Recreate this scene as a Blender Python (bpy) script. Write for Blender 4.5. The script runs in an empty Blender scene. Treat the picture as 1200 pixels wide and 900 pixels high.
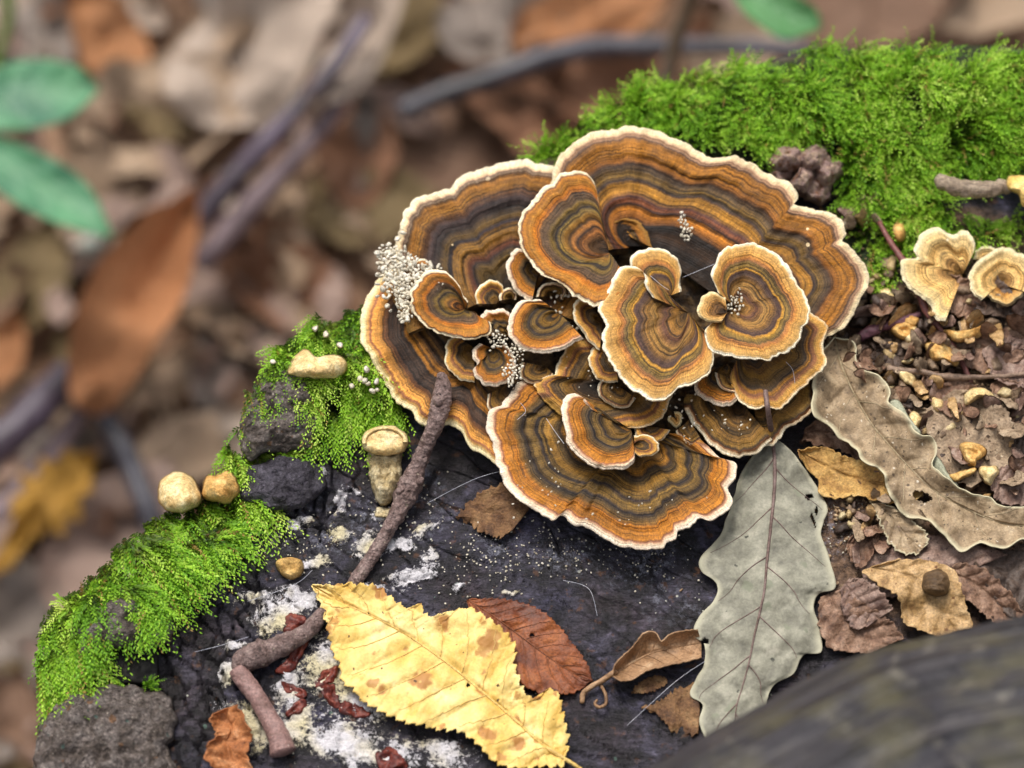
import bpy, math, random
import numpy as np
random.seed(7)
rng = np.random.default_rng(7)
scn = bpy.context.scene

# ---------------------------------------------------------------- camera
PITCH = math.radians(65)
DIST, VIEW_W = 0.80, 0.22
TGT = np.array([0.0, 0.0, 0.010])
FWD = np.array([0, math.cos(PITCH), -math.sin(PITCH)])
UPV = np.array([0, math.sin(PITCH), math.cos(PITCH)])
CAM = TGT - DIST * FWD
KPX = (VIEW_W / DIST) / 1200.0
SC = VIEW_W / 1200.0                      # metres per photo pixel near the focus plane
cam_d = bpy.data.cameras.new('camera')
cam_d.sensor_width = 36
cam_d.lens = 36 * DIST / VIEW_W
cam_d.clip_start, cam_d.clip_end = 0.02, 200
cam_d.dof.use_dof = True
cam_d.dof.focus_distance = 0.792
cam_d.dof.aperture_fstop = 9.4
cam = bpy.data.objects.new('camera', cam_d)
scn.collection.objects.link(cam)
cam.location = CAM
cam.rotation_euler = (math.pi / 2 - PITCH, 0, 0)
scn.camera = cam

# ---------------------------------------------------------------- light
SUN_EL, SUN_AZ = math.radians(62), math.radians(-20)     # azimuth: clockwise from +y
world = bpy.data.worlds.new('World')
scn.world = world
world.use_nodes = True
wn = world.node_tree
sky = wn.nodes.new('ShaderNodeTexSky')
sky.sky_type = 'NISHITA'
sky.sun_disc = False
sky.sun_elevation, sky.sun_rotation = SUN_EL, SUN_AZ
sky.dust_density = 5.0
hs = wn.nodes.new('ShaderNodeHueSaturation')
hs.inputs['Saturation'].default_value = 0.30
wn.links.new(sky.outputs[0], hs.inputs['Color'])
bg = wn.nodes['Background']
bg.inputs[1].default_value = 0.14
wn.links.new(hs.outputs[0], bg.inputs[0])
sd = bpy.data.lights.new('sun', 'SUN')
sd.energy = 1.8
sd.angle = math.radians(18)
sd.color = (1.0, 0.94, 0.86)
so = bpy.data.objects.new('sun', sd)
scn.collection.objects.link(so)
from mathutils import Vector
sdir = Vector((math.sin(SUN_AZ) * math.cos(SUN_EL), math.cos(SUN_AZ) * math.cos(SUN_EL), math.sin(SUN_EL)))
so.rotation_euler = sdir.to_track_quat('Z', 'Y').to_euler()
so.location = (-0.4, 0.5, 1.2)
scn.view_settings.view_transform = 'Standard'
scn.view_settings.look = 'None'
scn.view_settings.exposure = 0.43
scn.view_settings.gamma = 1

# ---------------------------------------------------------------- helpers
def P(px, py, z):
    """point of the horizontal plane of height z seen at a photo pixel"""
    px, py, z = np.broadcast_arrays(np.asarray(px, float), np.asarray(py, float), np.asarray(z, float))
    d = FWD[None] + np.stack([(px.ravel() - 600) * KPX, 0 * px.ravel(), 0 * px.ravel()], 1) + UPV[None] * ((450 - py.ravel()) * KPX)[:, None]
    s = (z.ravel() - CAM[2]) / d[:, 2]
    return (CAM[None] + d * s[:, None]).reshape(px.shape + (3,))

def proj(V):
    r = np.asarray(V) - CAM
    f = r @ FWD
    return 600 + r[..., 0] / f / KPX, 450 - (r @ UPV) / f / KPX

def hsh(ix, iy, iz, seed):
    h = (ix * 374761393 + iy * 668265263 + iz * 2147483647 * 3 + seed * 1274126177) & 0xFFFFFFFF
    h = ((h ^ (h >> 13)) * 1274126177) & 0xFFFFFFFF
    h = ((h ^ (h >> 16)) * 2246822519) & 0xFFFFFFFF
    return ((h ^ (h >> 15)) & 0xFFFFFF) / 16777215.0

def noise(x, y=0.0, z=0.0, seed=0):
    x, y, z = np.broadcast_arrays(np.asarray(x, float), np.asarray(y, float), np.asarray(z, float))
    ix, iy, iz = np.floor(x).astype(np.int64), np.floor(y).astype(np.int64), np.floor(z).astype(np.int64)
    fx, fy, fz = x - ix, y - iy, z - iz
    fx, fy, fz = [f * f * (3 - 2 * f) for f in (fx, fy, fz)]
    r = 0
    for a in (0, 1):
        for b in (0, 1):
            for c in (0, 1):
                r = r + hsh(ix + a, iy + b, iz + c, seed) * (fx if a else 1 - fx) * (fy if b else 1 - fy) * (fz if c else 1 - fz)
    return r * 2 - 1

def fbm(x, y=0.0, z=0.0, seed=0, o=4):
    r, a, f = 0, 0.5, 1.0
    for k in range(o):
        r = r + a * noise(np.asarray(x) * f, np.asarray(y) * f, np.asarray(z) * f, seed + k * 17)
        a *= 0.5; f *= 2.03
    return r

def voro(x, y, seed=0):
    """F2 - F1 and the nearest cell's random value"""
    ix, iy = np.floor(x).astype(np.int64), np.floor(y).astype(np.int64)
    f1 = np.full(x.shape, 9.0); f2 = f1.copy(); cr = np.zeros(x.shape)
    for a in (-1, 0, 1):
        for b in (-1, 0, 1):
            cx = ix + a + hsh(ix + a, iy + b, 0, seed); cy = iy + b + hsh(ix + a, iy + b, 1, seed)
            d = np.hypot(cx - x, cy - y); r = hsh(ix + a, iy + b, 2, seed)
            n = d < f1
            f2 = np.where(n, f1, np.minimum(f2, d)); cr = np.where(n, r, cr); f1 = np.where(n, d, f1)
    return f2 - f1, cr, f1

def ss(a, b, x):
    t = np.clip((x - a) / (b - a), 0, 1)
    return t * t * (3 - 2 * t)

def curve(pts, n, closed=False):
    """Catmull-Rom through the points, resampled evenly to n"""
    p = np.array(pts, float)
    m = len(p)
    out = []
    rngi = range(m if closed else m - 1)
    for i in rngi:
        if closed:
            a, b, c, d = p[(i - 1) % m], p[i], p[(i + 1) % m], p[(i + 2) % m]
        else:
            a, b, c, d = p[max(i - 1, 0)], p[i], p[i + 1], p[min(i + 2, m - 1)]
        for t in np.linspace(0, 1, 12, endpoint=False):
            out.append(0.5 * ((2 * b) + (c - a) * t + (2 * a - 5 * b + 4 * c - d) * t * t + (3 * b - a - 3 * c + d) * t ** 3))
    out.append(p[0] if closed else p[-1])
    out = np.array(out)
    s = np.concatenate([[0], np.cumsum(np.hypot(*(np.diff(out[:, :2], axis=0).T)) + 1e-9)])
    q = np.linspace(0, s[-1], n + 1 if closed else n)
    r = np.stack([np.interp(q, s, out[:, k]) for k in range(out.shape[1])], 1)
    return (r[:-1] if closed else r), s[-1]

def plen(p):
    p = np.array(p, float)[:, :2]
    return float(np.hypot(*np.diff(p, axis=0).T).sum())

def hexc(h):
    h = h.lstrip('#')
    r = [int(h[i:i + 2], 16) / 255 for i in (0, 2, 4)]
    return tuple([c / 12.92 if c <= 0.04045 else ((c + 0.055) / 1.055) ** 2.4 for c in r] + [1.0])

def tagp(o, label=None, cat=None, group=None, kind=None):
    if label: o['label'] = label
    if cat: o['category'] = cat
    if group: o['group'] = group
    if kind: o['kind'] = kind
    return o

def thing(name, base, label, cat, group=None):
    o = bpy.data.objects.new(name, None)
    scn.collection.objects.link(o)
    o.empty_display_size = 0.005
    o.location = base
    tagp(o, label, cat, group)
    return o

def mk(name, V, F, mat, parent=None, attrs=None, smooth=True, base=None):
    """one mesh object from world-space vertices; F is a list of index arrays"""
    V = np.asarray(V, float).reshape(-1, 3)
    if not isinstance(F, (list, tuple)): F = [F]
    F = [np.asarray(f, np.int32) for f in F if len(f)]
    if parent is not None:
        b = np.array(parent.matrix_basis.translation) + (np.array(parent.parent.matrix_basis.translation) if parent.parent else 0)
    elif base is not None:
        b = np.array(base, float)
    else:
        b = np.array([V[:, 0].mean(), V[:, 1].mean(), V[:, 2].min()])
    me = bpy.data.meshes.new(name)
    me.vertices.add(len(V))
    me.vertices.foreach_set('co', (V - b).astype(np.float32).ravel())
    li = np.concatenate([f.ravel() for f in F])
    ls = np.concatenate([np.full(len(f), f.shape[1], np.int32) for f in F])
    st = np.concatenate([[0], np.cumsum(ls)[:-1]]).astype(np.int32)
    me.loops.add(len(li)); me.loops.foreach_set('vertex_index', li)
    me.polygons.add(len(ls)); me.polygons.foreach_set('loop_start', st); me.polygons.foreach_set('loop_total', ls)
    me.polygons.foreach_set('use_smooth', np.full(len(ls), smooth))
    for k, v in (attrs or {}).items():
        a = me.attributes.new(k, 'FLOAT', 'POINT')
        a.data.foreach_set('value', np.asarray(v, np.float32).ravel())
    me.update(calc_edges=True)
    me.materials.append(mat)
    o = bpy.data.objects.new(name, me)
    scn.collection.objects.link(o)
    if parent is not None: o.parent = parent
    else: o.location = b
    return o

def gridF(nr, nc, wrap=False, off=0):
    i = np.arange(nr - 1)[:, None]; j = np.arange(nc if wrap else nc - 1)[None]
    j2 = (j + 1) % nc
    a = i * nc + j; b = i * nc + j2; c = (i + 1) * nc + j2; d = (i + 1) * nc + j
    return np.stack([a, b, c, d], -1).reshape(-1, 4) + off

# ---------------------------------------------------------------- materials
def newmat(name, rough=0.6, spec=0.4):
    m = bpy.data.materials.new(name)
    m.use_nodes = True
    nt = m.node_tree
    b = nt.nodes['Principled BSDF']
    b.inputs['Roughness'].default_value = rough
    b.inputs['Specular IOR Level'].default_value = spec
    return m, nt, b

class G:
    """small node-graph helper"""
    def __init__(s, nt): s.nt = nt
    def n(s, t, **k):
        x = s.nt.nodes.new(t)
        for a, b in k.items(): setattr(x, a, b)
        return x
    def put(s, sock, v):
        if isinstance(v, bpy.types.NodeSocket): s.nt.links.new(v, sock)
        elif v is not None: sock.default_value = v
    def math(s, op, a, b=None, c=None, clamp=False):
        x = s.n('ShaderNodeMath', operation=op, use_clamp=clamp)
        s.put(x.inputs[0], a); s.put(x.inputs[1], b)
        if c is not None: s.put(x.inputs[2], c)
        return x.outputs[0]
    def coord(s):
        return s.n('ShaderNodeTexCoord').outputs['Object']
    def attr(s, name):
        return s.n('ShaderNodeAttribute', attribute_name=name).outputs['Fac']
    def noise(s, v, scale, detail=4, rough=0.55, dist=0.0):
        x = s.n('ShaderNodeTexNoise')
        s.put(x.inputs['Vector'], v); x.inputs['Scale'].default_value = scale
        x.inputs['Detail'].default_value = detail; x.inputs['Roughness'].default_value = rough
        x.inputs['Distortion'].default_value = dist
        return x.outputs['Fac']
    def voro(s, v, scale, feature='F1', rnd=1.0):
        x = s.n('ShaderNodeTexVoronoi', feature=feature)
        s.put(x.inputs['Vector'], v); x.inputs['Scale'].default_value = scale
        x.inputs['Randomness'].default_value = rnd
        return x
    def ramp(s, fac, stops, interp='LINEAR'):
        x = s.n('ShaderNodeValToRGB')
        s.put(x.inputs[0], fac)
        cr = x.color_ramp; cr.interpolation = interp
        stops = [(p, hexc(c) if isinstance(c, str) else ((c,) * 3 + (1,) if not isinstance(c, tuple) else c)) for p, c in stops]
        cr.elements[0].position, cr.elements[0].color = stops[0]
        cr.elements[1].position, cr.elements[1].color = stops[-1]
        for p, c in stops[1:-1]:
            e = cr.elements.new(p); e.color = c
        return x.outputs[0]
    def mix(s, fac, a, b, blend='MIX'):
        x = s.n('ShaderNodeMix', data_type='RGBA', blend_type=blend)
        s.put(x.inputs[0], fac); s.put(x.inputs[6], a); s.put(x.inputs[7], b)
        return x.outputs[2]
    def vec(s, a, b, c=0.0):
        x = s.n('ShaderNodeCombineXYZ')
        s.put(x.inputs[0], a); s.put(x.inputs[1], b); s.put(x.inputs[2], c)
        return x.outputs[0]
    def bump(s, h, strength, dist, normal=None):
        x = s.n('ShaderNodeBump')
        x.inputs['Strength'].default_value = strength; x.inputs['Distance'].default_value = dist
        s.put(x.inputs['Height'], h)
        if normal is not None: s.put(x.inputs['Normal'], normal)
        return x.outputs[0]

def simple(name, stops, scale=300, detail=5, rough=0.65, spec=0.35, bump=0.5, bd=0.0006, bscale=None,
           spots=None, edge=None, pits=0.0, pscale=900, dist=0.3, stretch=None, grain=0.5, gscale=1900):
    """stops: ramp of hex colours over a noise; spots=(hex, scale, size, share)"""
    m, nt, b = newmat(name, rough, spec)
    g = G(nt)
    co = g.coord()
    oi = g.n('ShaderNodeObjectInfo')
    sh = g.n('ShaderNodeVectorMath', operation='ADD')
    g.put(sh.inputs[0], co)
    cx = g.vec(oi.outputs['Random'], g.math('MULTIPLY', oi.outputs['Random'], 3.7), 0.0)
    g.put(sh.inputs[1], cx)
    v = sh.outputs[0]
    if stretch:
        mp = g.n('ShaderNodeMapping'); mp.inputs['Scale'].default_value = stretch[0]; mp.inputs['Rotation'].default_value = (0, 0, stretch[1])
        g.put(mp.inputs['Vector'], v); v2 = mp.outputs[0]
    else: v2 = v
    n1 = g.noise(v2, scale, detail, 0.6, dist)
    f = g.ramp(n1, [(0.28, 0.0), (0.72, 1.0)])
    n = len(stops)
    col = g.ramp(f, [(i / (n - 1), c) for i, c in enumerate(stops)])
    gn = g.noise(v, gscale, 3, 0.7)
    col = g.mix(1.0, col, g.ramp(gn, [(0.3, 1 - grain), (0.7, 1.0 + grain * 0.4)]), 'MULTIPLY')
    if spots:
        for hx, sc_, size, share in (spots if isinstance(spots, list) else [spots]):
            dn = g.n('ShaderNodeTexNoise'); g.put(dn.inputs['Vector'], v); dn.inputs['Scale'].default_value = sc_ * 2.2; dn.inputs['Detail'].default_value = 4
            dv = g.n('ShaderNodeVectorMath', operation='SCALE'); g.put(dv.inputs[0], dn.outputs['Color']); dv.inputs['Scale'].default_value = 0.75 / sc_
            dw = g.n('ShaderNodeVectorMath', operation='ADD'); g.put(dw.inputs[0], v); g.put(dw.inputs[1], dv.outputs[0])
            vo = g.voro(dw.outputs[0], sc_)
            sep = g.n('ShaderNodeSeparateColor'); g.put(sep.inputs[0], vo.outputs['Color'])
            keep = g.math('LESS_THAN', sep.outputs[0], share)
            wob = g.math('MULTIPLY', g.noise(v, sc_ * 3, 3), size * 0.8)
            rad = g.math('ADD', g.math('MULTIPLY', sep.outputs[1], size), wob)
            e = g.ramp(g.math('SUBTRACT', rad, vo.outputs['Distance']), [(0.0, 0.0), (max(size * 0.35, 0.01), 1.0)])
            col = g.mix(g.math('MULTIPLY', e, keep), col, hexc(hx))
    if edge:
        ea = g.ramp(g.math('ABSOLUTE', g.attr('lv')), [(0.86, 0.0), (1.0, 0.9)])
        col = g.mix(ea, col, hexc(edge))
    bn = g.noise(v2, bscale or scale * 2, 6, 0.65)
    bb = g.bump(bn, bump, bd)
    if pits:
        pv = g.voro(v, pscale).outputs['Distance']
        bb = g.bump(pv, pits, 0.0007, bb)
        col = g.mix(pits * 0.8, col, g.mix(1.0, col, g.ramp(pv, [(0.1, 1.25), (0.6, 0.45)]), 'MULTIPLY'))
    g.put(b.inputs['Base Color'], col)
    bb = g.bump(gn, min(bump * 0.8, 1), max(bd * 0.45, 0.00015), bb)
    g.put(b.inputs['Normal'], bb)
    rr = g.math('MULTIPLY_ADD', g.noise(v, scale * 0.7, 3), 0.5, rough - 0.25, clamp=True)
    g.put(b.inputs['Roughness'], rr)
    return m

def capmat(name, stops, val=1.0, streak=0.38):
    stops = [(p * 0.72 if p <= 17 else p - 4.5, c) for p, c in stops]
    m, nt, b = newmat(name, 0.62, 0.35)
    g = G(nt)
    co = g.coord()
    oi = g.n('ShaderNodeObjectInfo')
    d, arc, mg = g.attr('d'), g.attr('arc'), g.attr('mg')
    sv = g.vec(g.math('MULTIPLY', arc, 34.0), g.math('MULTIPLY', d, 6.0), g.math('MULTIPLY', oi.outputs['Random'], 40.0))
    st = g.noise(sv, 2.2, 4, 0.7)
    lv = g.vec(g.math('MULTIPLY', arc, 2.2), g.math('MULTIPLY', d, 2.0), g.math('MULTIPLY', oi.outputs['Random'], 17.0))
    lo = g.noise(co, 130, 3, 0.6, 0.3)
    fl = g.noise(g.vec(g.math('MULTIPLY', d, 48.0), g.math('MULTIPLY', arc, 0.5), g.math('MULTIPLY', lo, 1.6)), 1.0, 3, 0.6)
    ob = g.noise(co, 420, 5, 0.65)
    d2 = g.math('ADD', d, g.math('MULTIPLY_ADD', lo, 0.04, -0.02))
    d2 = g.math('ADD', d2, g.math('MULTIPLY_ADD', st, 0.022, -0.011))
    d2 = g.math('ADD', d2, g.math('MULTIPLY_ADD', ob, 0.022, -0.011))
    # keep the pale margin where the cap has one: it is not displaced by the wander above
    k = g.ramp(d, [(0.03, 0.0), (0.2, 1.0)])
    d3 = g.math('ADD', g.math('MULTIPLY', d2, k), g.math('MULTIPLY', g.math('ADD', g.math('ADD', d, g.math('MULTIPLY_ADD', lo, 0.1, -0.05)), g.math('MULTIPLY_ADD', st, 0.03, -0.015)), g.math('SUBTRACT', 1.0, k)))
    d3 = g.math('MAXIMUM', d3, g.math('MULTIPLY', g.math('SUBTRACT', 1.0, mg), 0.2))
    mx = stops[-1][0]
    col = g.ramp(g.math('MULTIPLY', d3, 100.0 / mx), [(p / mx, c) for p, c in stops])
    mul = g.ramp(st, [(0.3, 1 - streak), (0.55, 1.0), (0.75, 1 + streak * 1.2)])
    col = g.mix(1.0, col, mul, 'MULTIPLY')
    col = g.mix(g.math('MULTIPLY', k, 0.85), col, g.mix(1.0, col, g.ramp(g.noise(co, 160, 4, 0.6), [(0.33, 0.62), (0.5, 1.0), (0.7, 1.28)]), 'MULTIPLY'))
    col = g.mix(k, col, g.mix(1.0, col, g.ramp(fl, [(0.36, 0.3), (0.46, 0.95), (0.66, 1.35)]), 'MULTIPLY'))
    fz = g.noise(co, 3200, 2, 0.8)
    col = g.mix(1.0, col, g.ramp(fz, [(0.3, 0.72), (0.7, 1.22)]), 'MULTIPLY')
    vo = g.voro(co, 520)
    sep = g.n('ShaderNodeSeparateColor'); g.put(sep.inputs[0], vo.outputs['Color'])
    dot = g.math('MULTIPLY', g.math('LESS_THAN', sep.outputs[0], 0.03), g.math('LESS_THAN', vo.outputs['Distance'], g.math('MULTIPLY', sep.outputs[1], 0.26)))
    col = g.mix(g.math('MULTIPLY', dot, 0.85), col, hexc('e8dcc4'))
    gm_ = g.n('ShaderNodeGamma'); g.put(gm_.inputs[0], col); gm_.inputs[1].default_value = 1.12
    col = g.mix(k, col, g.mix(1.0, gm_.outputs[0], (1.2, 1.0, 0.78, 1), 'MULTIPLY'))
    col = g.mix(g.math('MULTIPLY', k, 0.8), col, g.mix(1.0, col, g.ramp(g.noise(g.vec(g.math('MULTIPLY', arc, 75.0), g.math('MULTIPLY', d, 5.0)), 1.0, 3, 0.7), [(0.34, 0.6), (0.5, 1.0), (0.7, 1.35)]), 'MULTIPLY'))
    col = g.mix(1.0, col, g.ramp(g.noise(co, 700, 4, 0.7), [(0.35, 0.82), (0.6, 1.05)]), 'MULTIPLY')
    hv = g.n('ShaderNodeHueSaturation'); hv.inputs['Hue'].default_value = 0.508; g.put(hv.inputs['Color'], col); col = hv.outputs[0]
    g.put(b.inputs['Base Color'], col)
    bn = g.bump(st, 0.35, 0.0004)
    bn = g.bump(fl, 0.6, 0.0007, bn)
    bn = g.bump(ob, 0.45, 0.0007, bn)
    bn = g.bump(fz, 0.5, 0.00022, bn)
    g.put(b.inputs['Normal'], bn)
    g.put(b.inputs['Roughness'], g.ramp(ob, [(0.3, 0.42), (0.7, 0.85)]))
    return m

# zone colours of a cap, by distance from its rim in photo pixels
Z_BIG = [(0, 'f0dcb8'), (6, 'e8cca0'), (9, 'd8b594'), (12, '8a6552'), (14, 'b08a70'), (17, '54403a'), (20, '9c6a30'), (26, 'a2702e'), (35, '8e6226'), (42, '8a5a24'),
         (47, '44342c'), (53, '5e4e3c'), (60, '7a6234'), (66, '3c343a'), (70, '9c7434'), (78, 'a47a38'), (85, '54383a'), (90, '84503a'), (94, '2a1e1e'),
         (99, 'bb7c34'), (106, '8a5a2c'), (113, '20160f'), (128, '3a281a'), (140, '20160f'), (155, '302216')]
Z_DARK = [(0, 'f6e6c8'), (8, 'eed6ae'), (12, 'b08e74'), (14, '5e4c4a'), (16, '96806c'), (18, '5a4438'), (21, '966832'), (30, '866028'), (38, '5e4028'), (46, '43363a'),
          (54, '3c3438'), (60, '3c3028'), (68, '6a5530'), (74, '2c2a3c'), (78, '7a5c30'), (90, '8a6834'), (100, '643a2c'), (106, '2a2020'), (114, '6a5630'),
          (126, '4e4024'), (140, '3a2c1c'), (170, '2c2218')]
Z_GOLD = [(0, 'fbf0d8'), (3, 'f8e6c4'), (5, 'e0b074'), (8, 'c49658'), (20, 'be9052'), (24, 'ac7844'), (27, '9c6c48'), (30, '6e5c3c'), (36, '86703c'), (40, 'b48a3c'), (43, '4c3a3c'),
          (48, '57443e'), (56, '8c6c40'), (64, '96784a'), (70, '7a5c40'), (76, '5c3f3a'), (84, '9a7440'), (92, '7e6034'), (102, '4a3822'), (120, '2a1f16')]
Z_ROSE = [(0, 'f8e6d0'), (8, 'f0d2b4'), (11, 'c89478'), (13, '8c5a48'), (16, 'bc7a34'), (24, 'a8722c'), (30, 'a46a22'), (35, '74582e'), (41, '5a4c38'), (45, '2f2c34'), (49, '6e5a36'),
          (56, '7a643a'), (61, '2e2a34'), (65, '6a5630'), (75, '8e6e36'), (82, '5a4a2e'), (88, '3a302a'), (94, '9a7030'), (104, '6a5230'), (116, '2a2018'), (150, '2c2014')]
Z_WARM = [(0, 'f8e8cc'), (3, 'f0d6ac'), (5, '6a3e34'), (8, 'b8722c'), (18, 'a6722e'), (26, 'b06c20'), (31, '645040'), (38, '5c4c40'), (44, '7c6838'), (49, '2e2b32'), (53, '7c6a3a'),
          (60, '947038'), (65, '54402c'), (70, 'a4703a'), (75, '3a2820'), (80, '96643a'), (90, '5a4024'), (110, '2a1e14')]
Z_OLD = [(0, 'fae8bc'), (7, 'f2d6a0'), (11, 'd8a060'), (15, '9a5c4c'), (18, 'd89a50'), (26, 'ac8048'), (32, '6a4426'), (38, '40302a'), (48, '4c3c36'), (54, '2c2422'), (57, '9a6a28'),
         (66, '8a6028'), (72, '4a3424'), (78, '7a5a30'), (84, '3a2a20'), (94, '6a5028'), (104, '2c2016'), (140, '2c2014')]
Z_FRILL = [(0, 'faeccc'), (3, 'eec08a'), (6, 'd89a4c'), (14, 'b88a4a'), (17, '9a6644'), (21, '6e4a3a'), (24, 'a87a34'), (28, '50443c'), (36, '665438'), (44, '7e622e'), (54, '6a4e26'), (66, '33261a'), (90, '15100c')]
Z_LOW = [(0, 'f8ecd0'), (5, 'ecc8a0'), (7, '86502c'), (11, '2e2018'), (16, '8a6830'), (26, '86683a'), (33, '4a3c26'), (40, '806234'), (52, '5a4428'), (70, '241a14'), (90, '140f0c')]
Z_PALE = [(0, 'f0e0bc'), (5, 'e8d2a4'), (12, 'd8bc88'), (20, 'e0c898'), (28, 'ccac78'), (38, 'dcc290'), (48, 'b8966a'), (60, '84683f'), (80, '4c3826')]
Z_TAN = [(0, 'f0dcae'), (6, 'e0bc84'), (12, 'd0a264'), (20, 'd8ae74'), (30, 'b88a50'), (40, '7a5a38'), (60, '3c2c1e')]
CM = {k: capmat('cap_zones_' + k, v) for k, v in dict(big=Z_BIG, dark=Z_DARK, gold=Z_GOLD, rose=Z_ROSE, warm=Z_WARM, old=Z_OLD, frill=Z_FRILL, low=Z_LOW, tan=Z_TAN, pale=Z_PALE).items()}
M_CORE = simple('dark_fungus_tissue', ['18110c', '30241a', '54402a', '745a36', '8e7044'], 380, 6, 0.5, bump=0.9, bd=0.0012, spots=('c8c0a8', 700, 0.25, 0.12))
M_PORE = simple('pore_surface', ['d8c49c', 'efe2c2', 'f4ead2'], 500, bump=0.4, bd=0.0003)

# ---------------------------------------------------------------- stump surface
MOUNDS = [  # photo px, py, sx, sy, height in mm
    (1090, 130, 210, 60, 12), (880, 150, 100, 45, 3), (345, 470, 55, 50, 4), (400, 430, 60, 40, 3), (200, 660, 90, 40, 5),
    (120, 720, 60, 50, 2), (1130, 330, 70, 50, 3), (1120, 560, 120, 120, 3), (1080, 680, 120, 50, 3), (720, 400, 200, 120, 4)]
STW = P(640, 600, 0.0)
OUTL = [(20, 960), (42, 880), (55, 800), (95, 725), (170, 655), (235, 612), (275, 560), (288, 490), (330, 432), (390, 385), (450, 330),
        (540, 250), (640, 196), (720, 152), (790, 110), (860, 78), (960, 50), (1080, 46), (1200, 48), (1330, 80), (1500, 200), (1600, 480),
        (1560, 850), (1350, 1150), (900, 1300), (420, 1290), (110, 1130)]

def Hpx(qx, qy, X, Y):
    z = 0.0012 * fbm(X * 45, Y * 45, 0, 3, 4) + 0.0009 * fbm(X * 260, Y * 260, 0, 5, 4)
    for mx, my, sx, sy, h in MOUNDS:
        z = z + 0.001 * h * np.exp(-((qx - mx) / sx) ** 2 - ((qy - my) / sy) ** 2)
    return z

def H(X, Y):
    qx, qy = proj(np.stack([X, Y, np.zeros_like(X)], -1))
    return Hpx(qx, qy, X, Y)

def onst(px, py, up=0.0):
    """point on the stump top (plus up) seen at a photo pixel"""
    px = np.asarray(px, float); py = np.asarray(py, float)
    z = np.zeros(np.broadcast(px, py).shape)
    for _ in range(4):
        p = P(px, py, z + up)
        z = H(p[..., 0], p[..., 1])
    return P(px, py, z + up)

def blobs(qx, qy, lst):
    r = np.full(np.shape(qx), -1.0)
    for b in lst:
        x, y, sx, sy = b[:4]; a = math.radians(b[4]) if len(b) > 4 else 0
        dx, dy = qx - x, qy - y
        u = dx * math.cos(a) - dy * math.sin(a); v = dx * math.sin(a) + dy * math.cos(a)
        r = np.maximum(r, 1 - np.hypot(u / sx, v / sy))
    return r

MOLD = [(345, 708, 52, 20, 12), (300, 702, 24, 10), (325, 730, 30, 18), (275, 758, 14, 10), (268, 790, 14, 10), (485, 676, 34, 12, 20), (470, 640, 22, 9), (395, 622, 16, 12), (430, 640, 20, 16),
        (370, 660, 20, 8), (400, 870, 60, 26), (350, 850, 34, 26), (440, 885, 60, 20), (520, 882, 34, 18), (390, 780, 40, 40), (420, 820, 40, 30), (300, 850, 26, 50, 70),
        (340, 800, 20, 40), (500, 620, 26, 10, 30), (545, 690, 10, 8), (365, 560, 14, 10), (450, 600, 20, 8), (400, 590, 16, 8, 30), (352, 610, 12, 7), (430, 690, 20, 8), (600, 690, 12, 5), (420, 575, 8, 5), (500, 655, 16, 7, 20)]
SPECKZ = [(720, 650, 130, 50), (600, 640, 60, 40), (800, 700, 60, 50), (480, 590, 60, 60), (1000, 620, 60, 50), (380, 600, 90, 60), (900, 480, 100, 60)]
SOIL = [(1100, 400, 200, 150), (1080, 640, 170, 120), (1000, 380, 60, 80), (1120, 300, 130, 60)]
MOSSZ = [(1080, 120, 260, 110), (800, 150, 180, 60), (400, 440, 100, 80), (180, 650, 150, 60), (290, 540, 40, 60), (1020, 300, 60, 60)]

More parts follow.
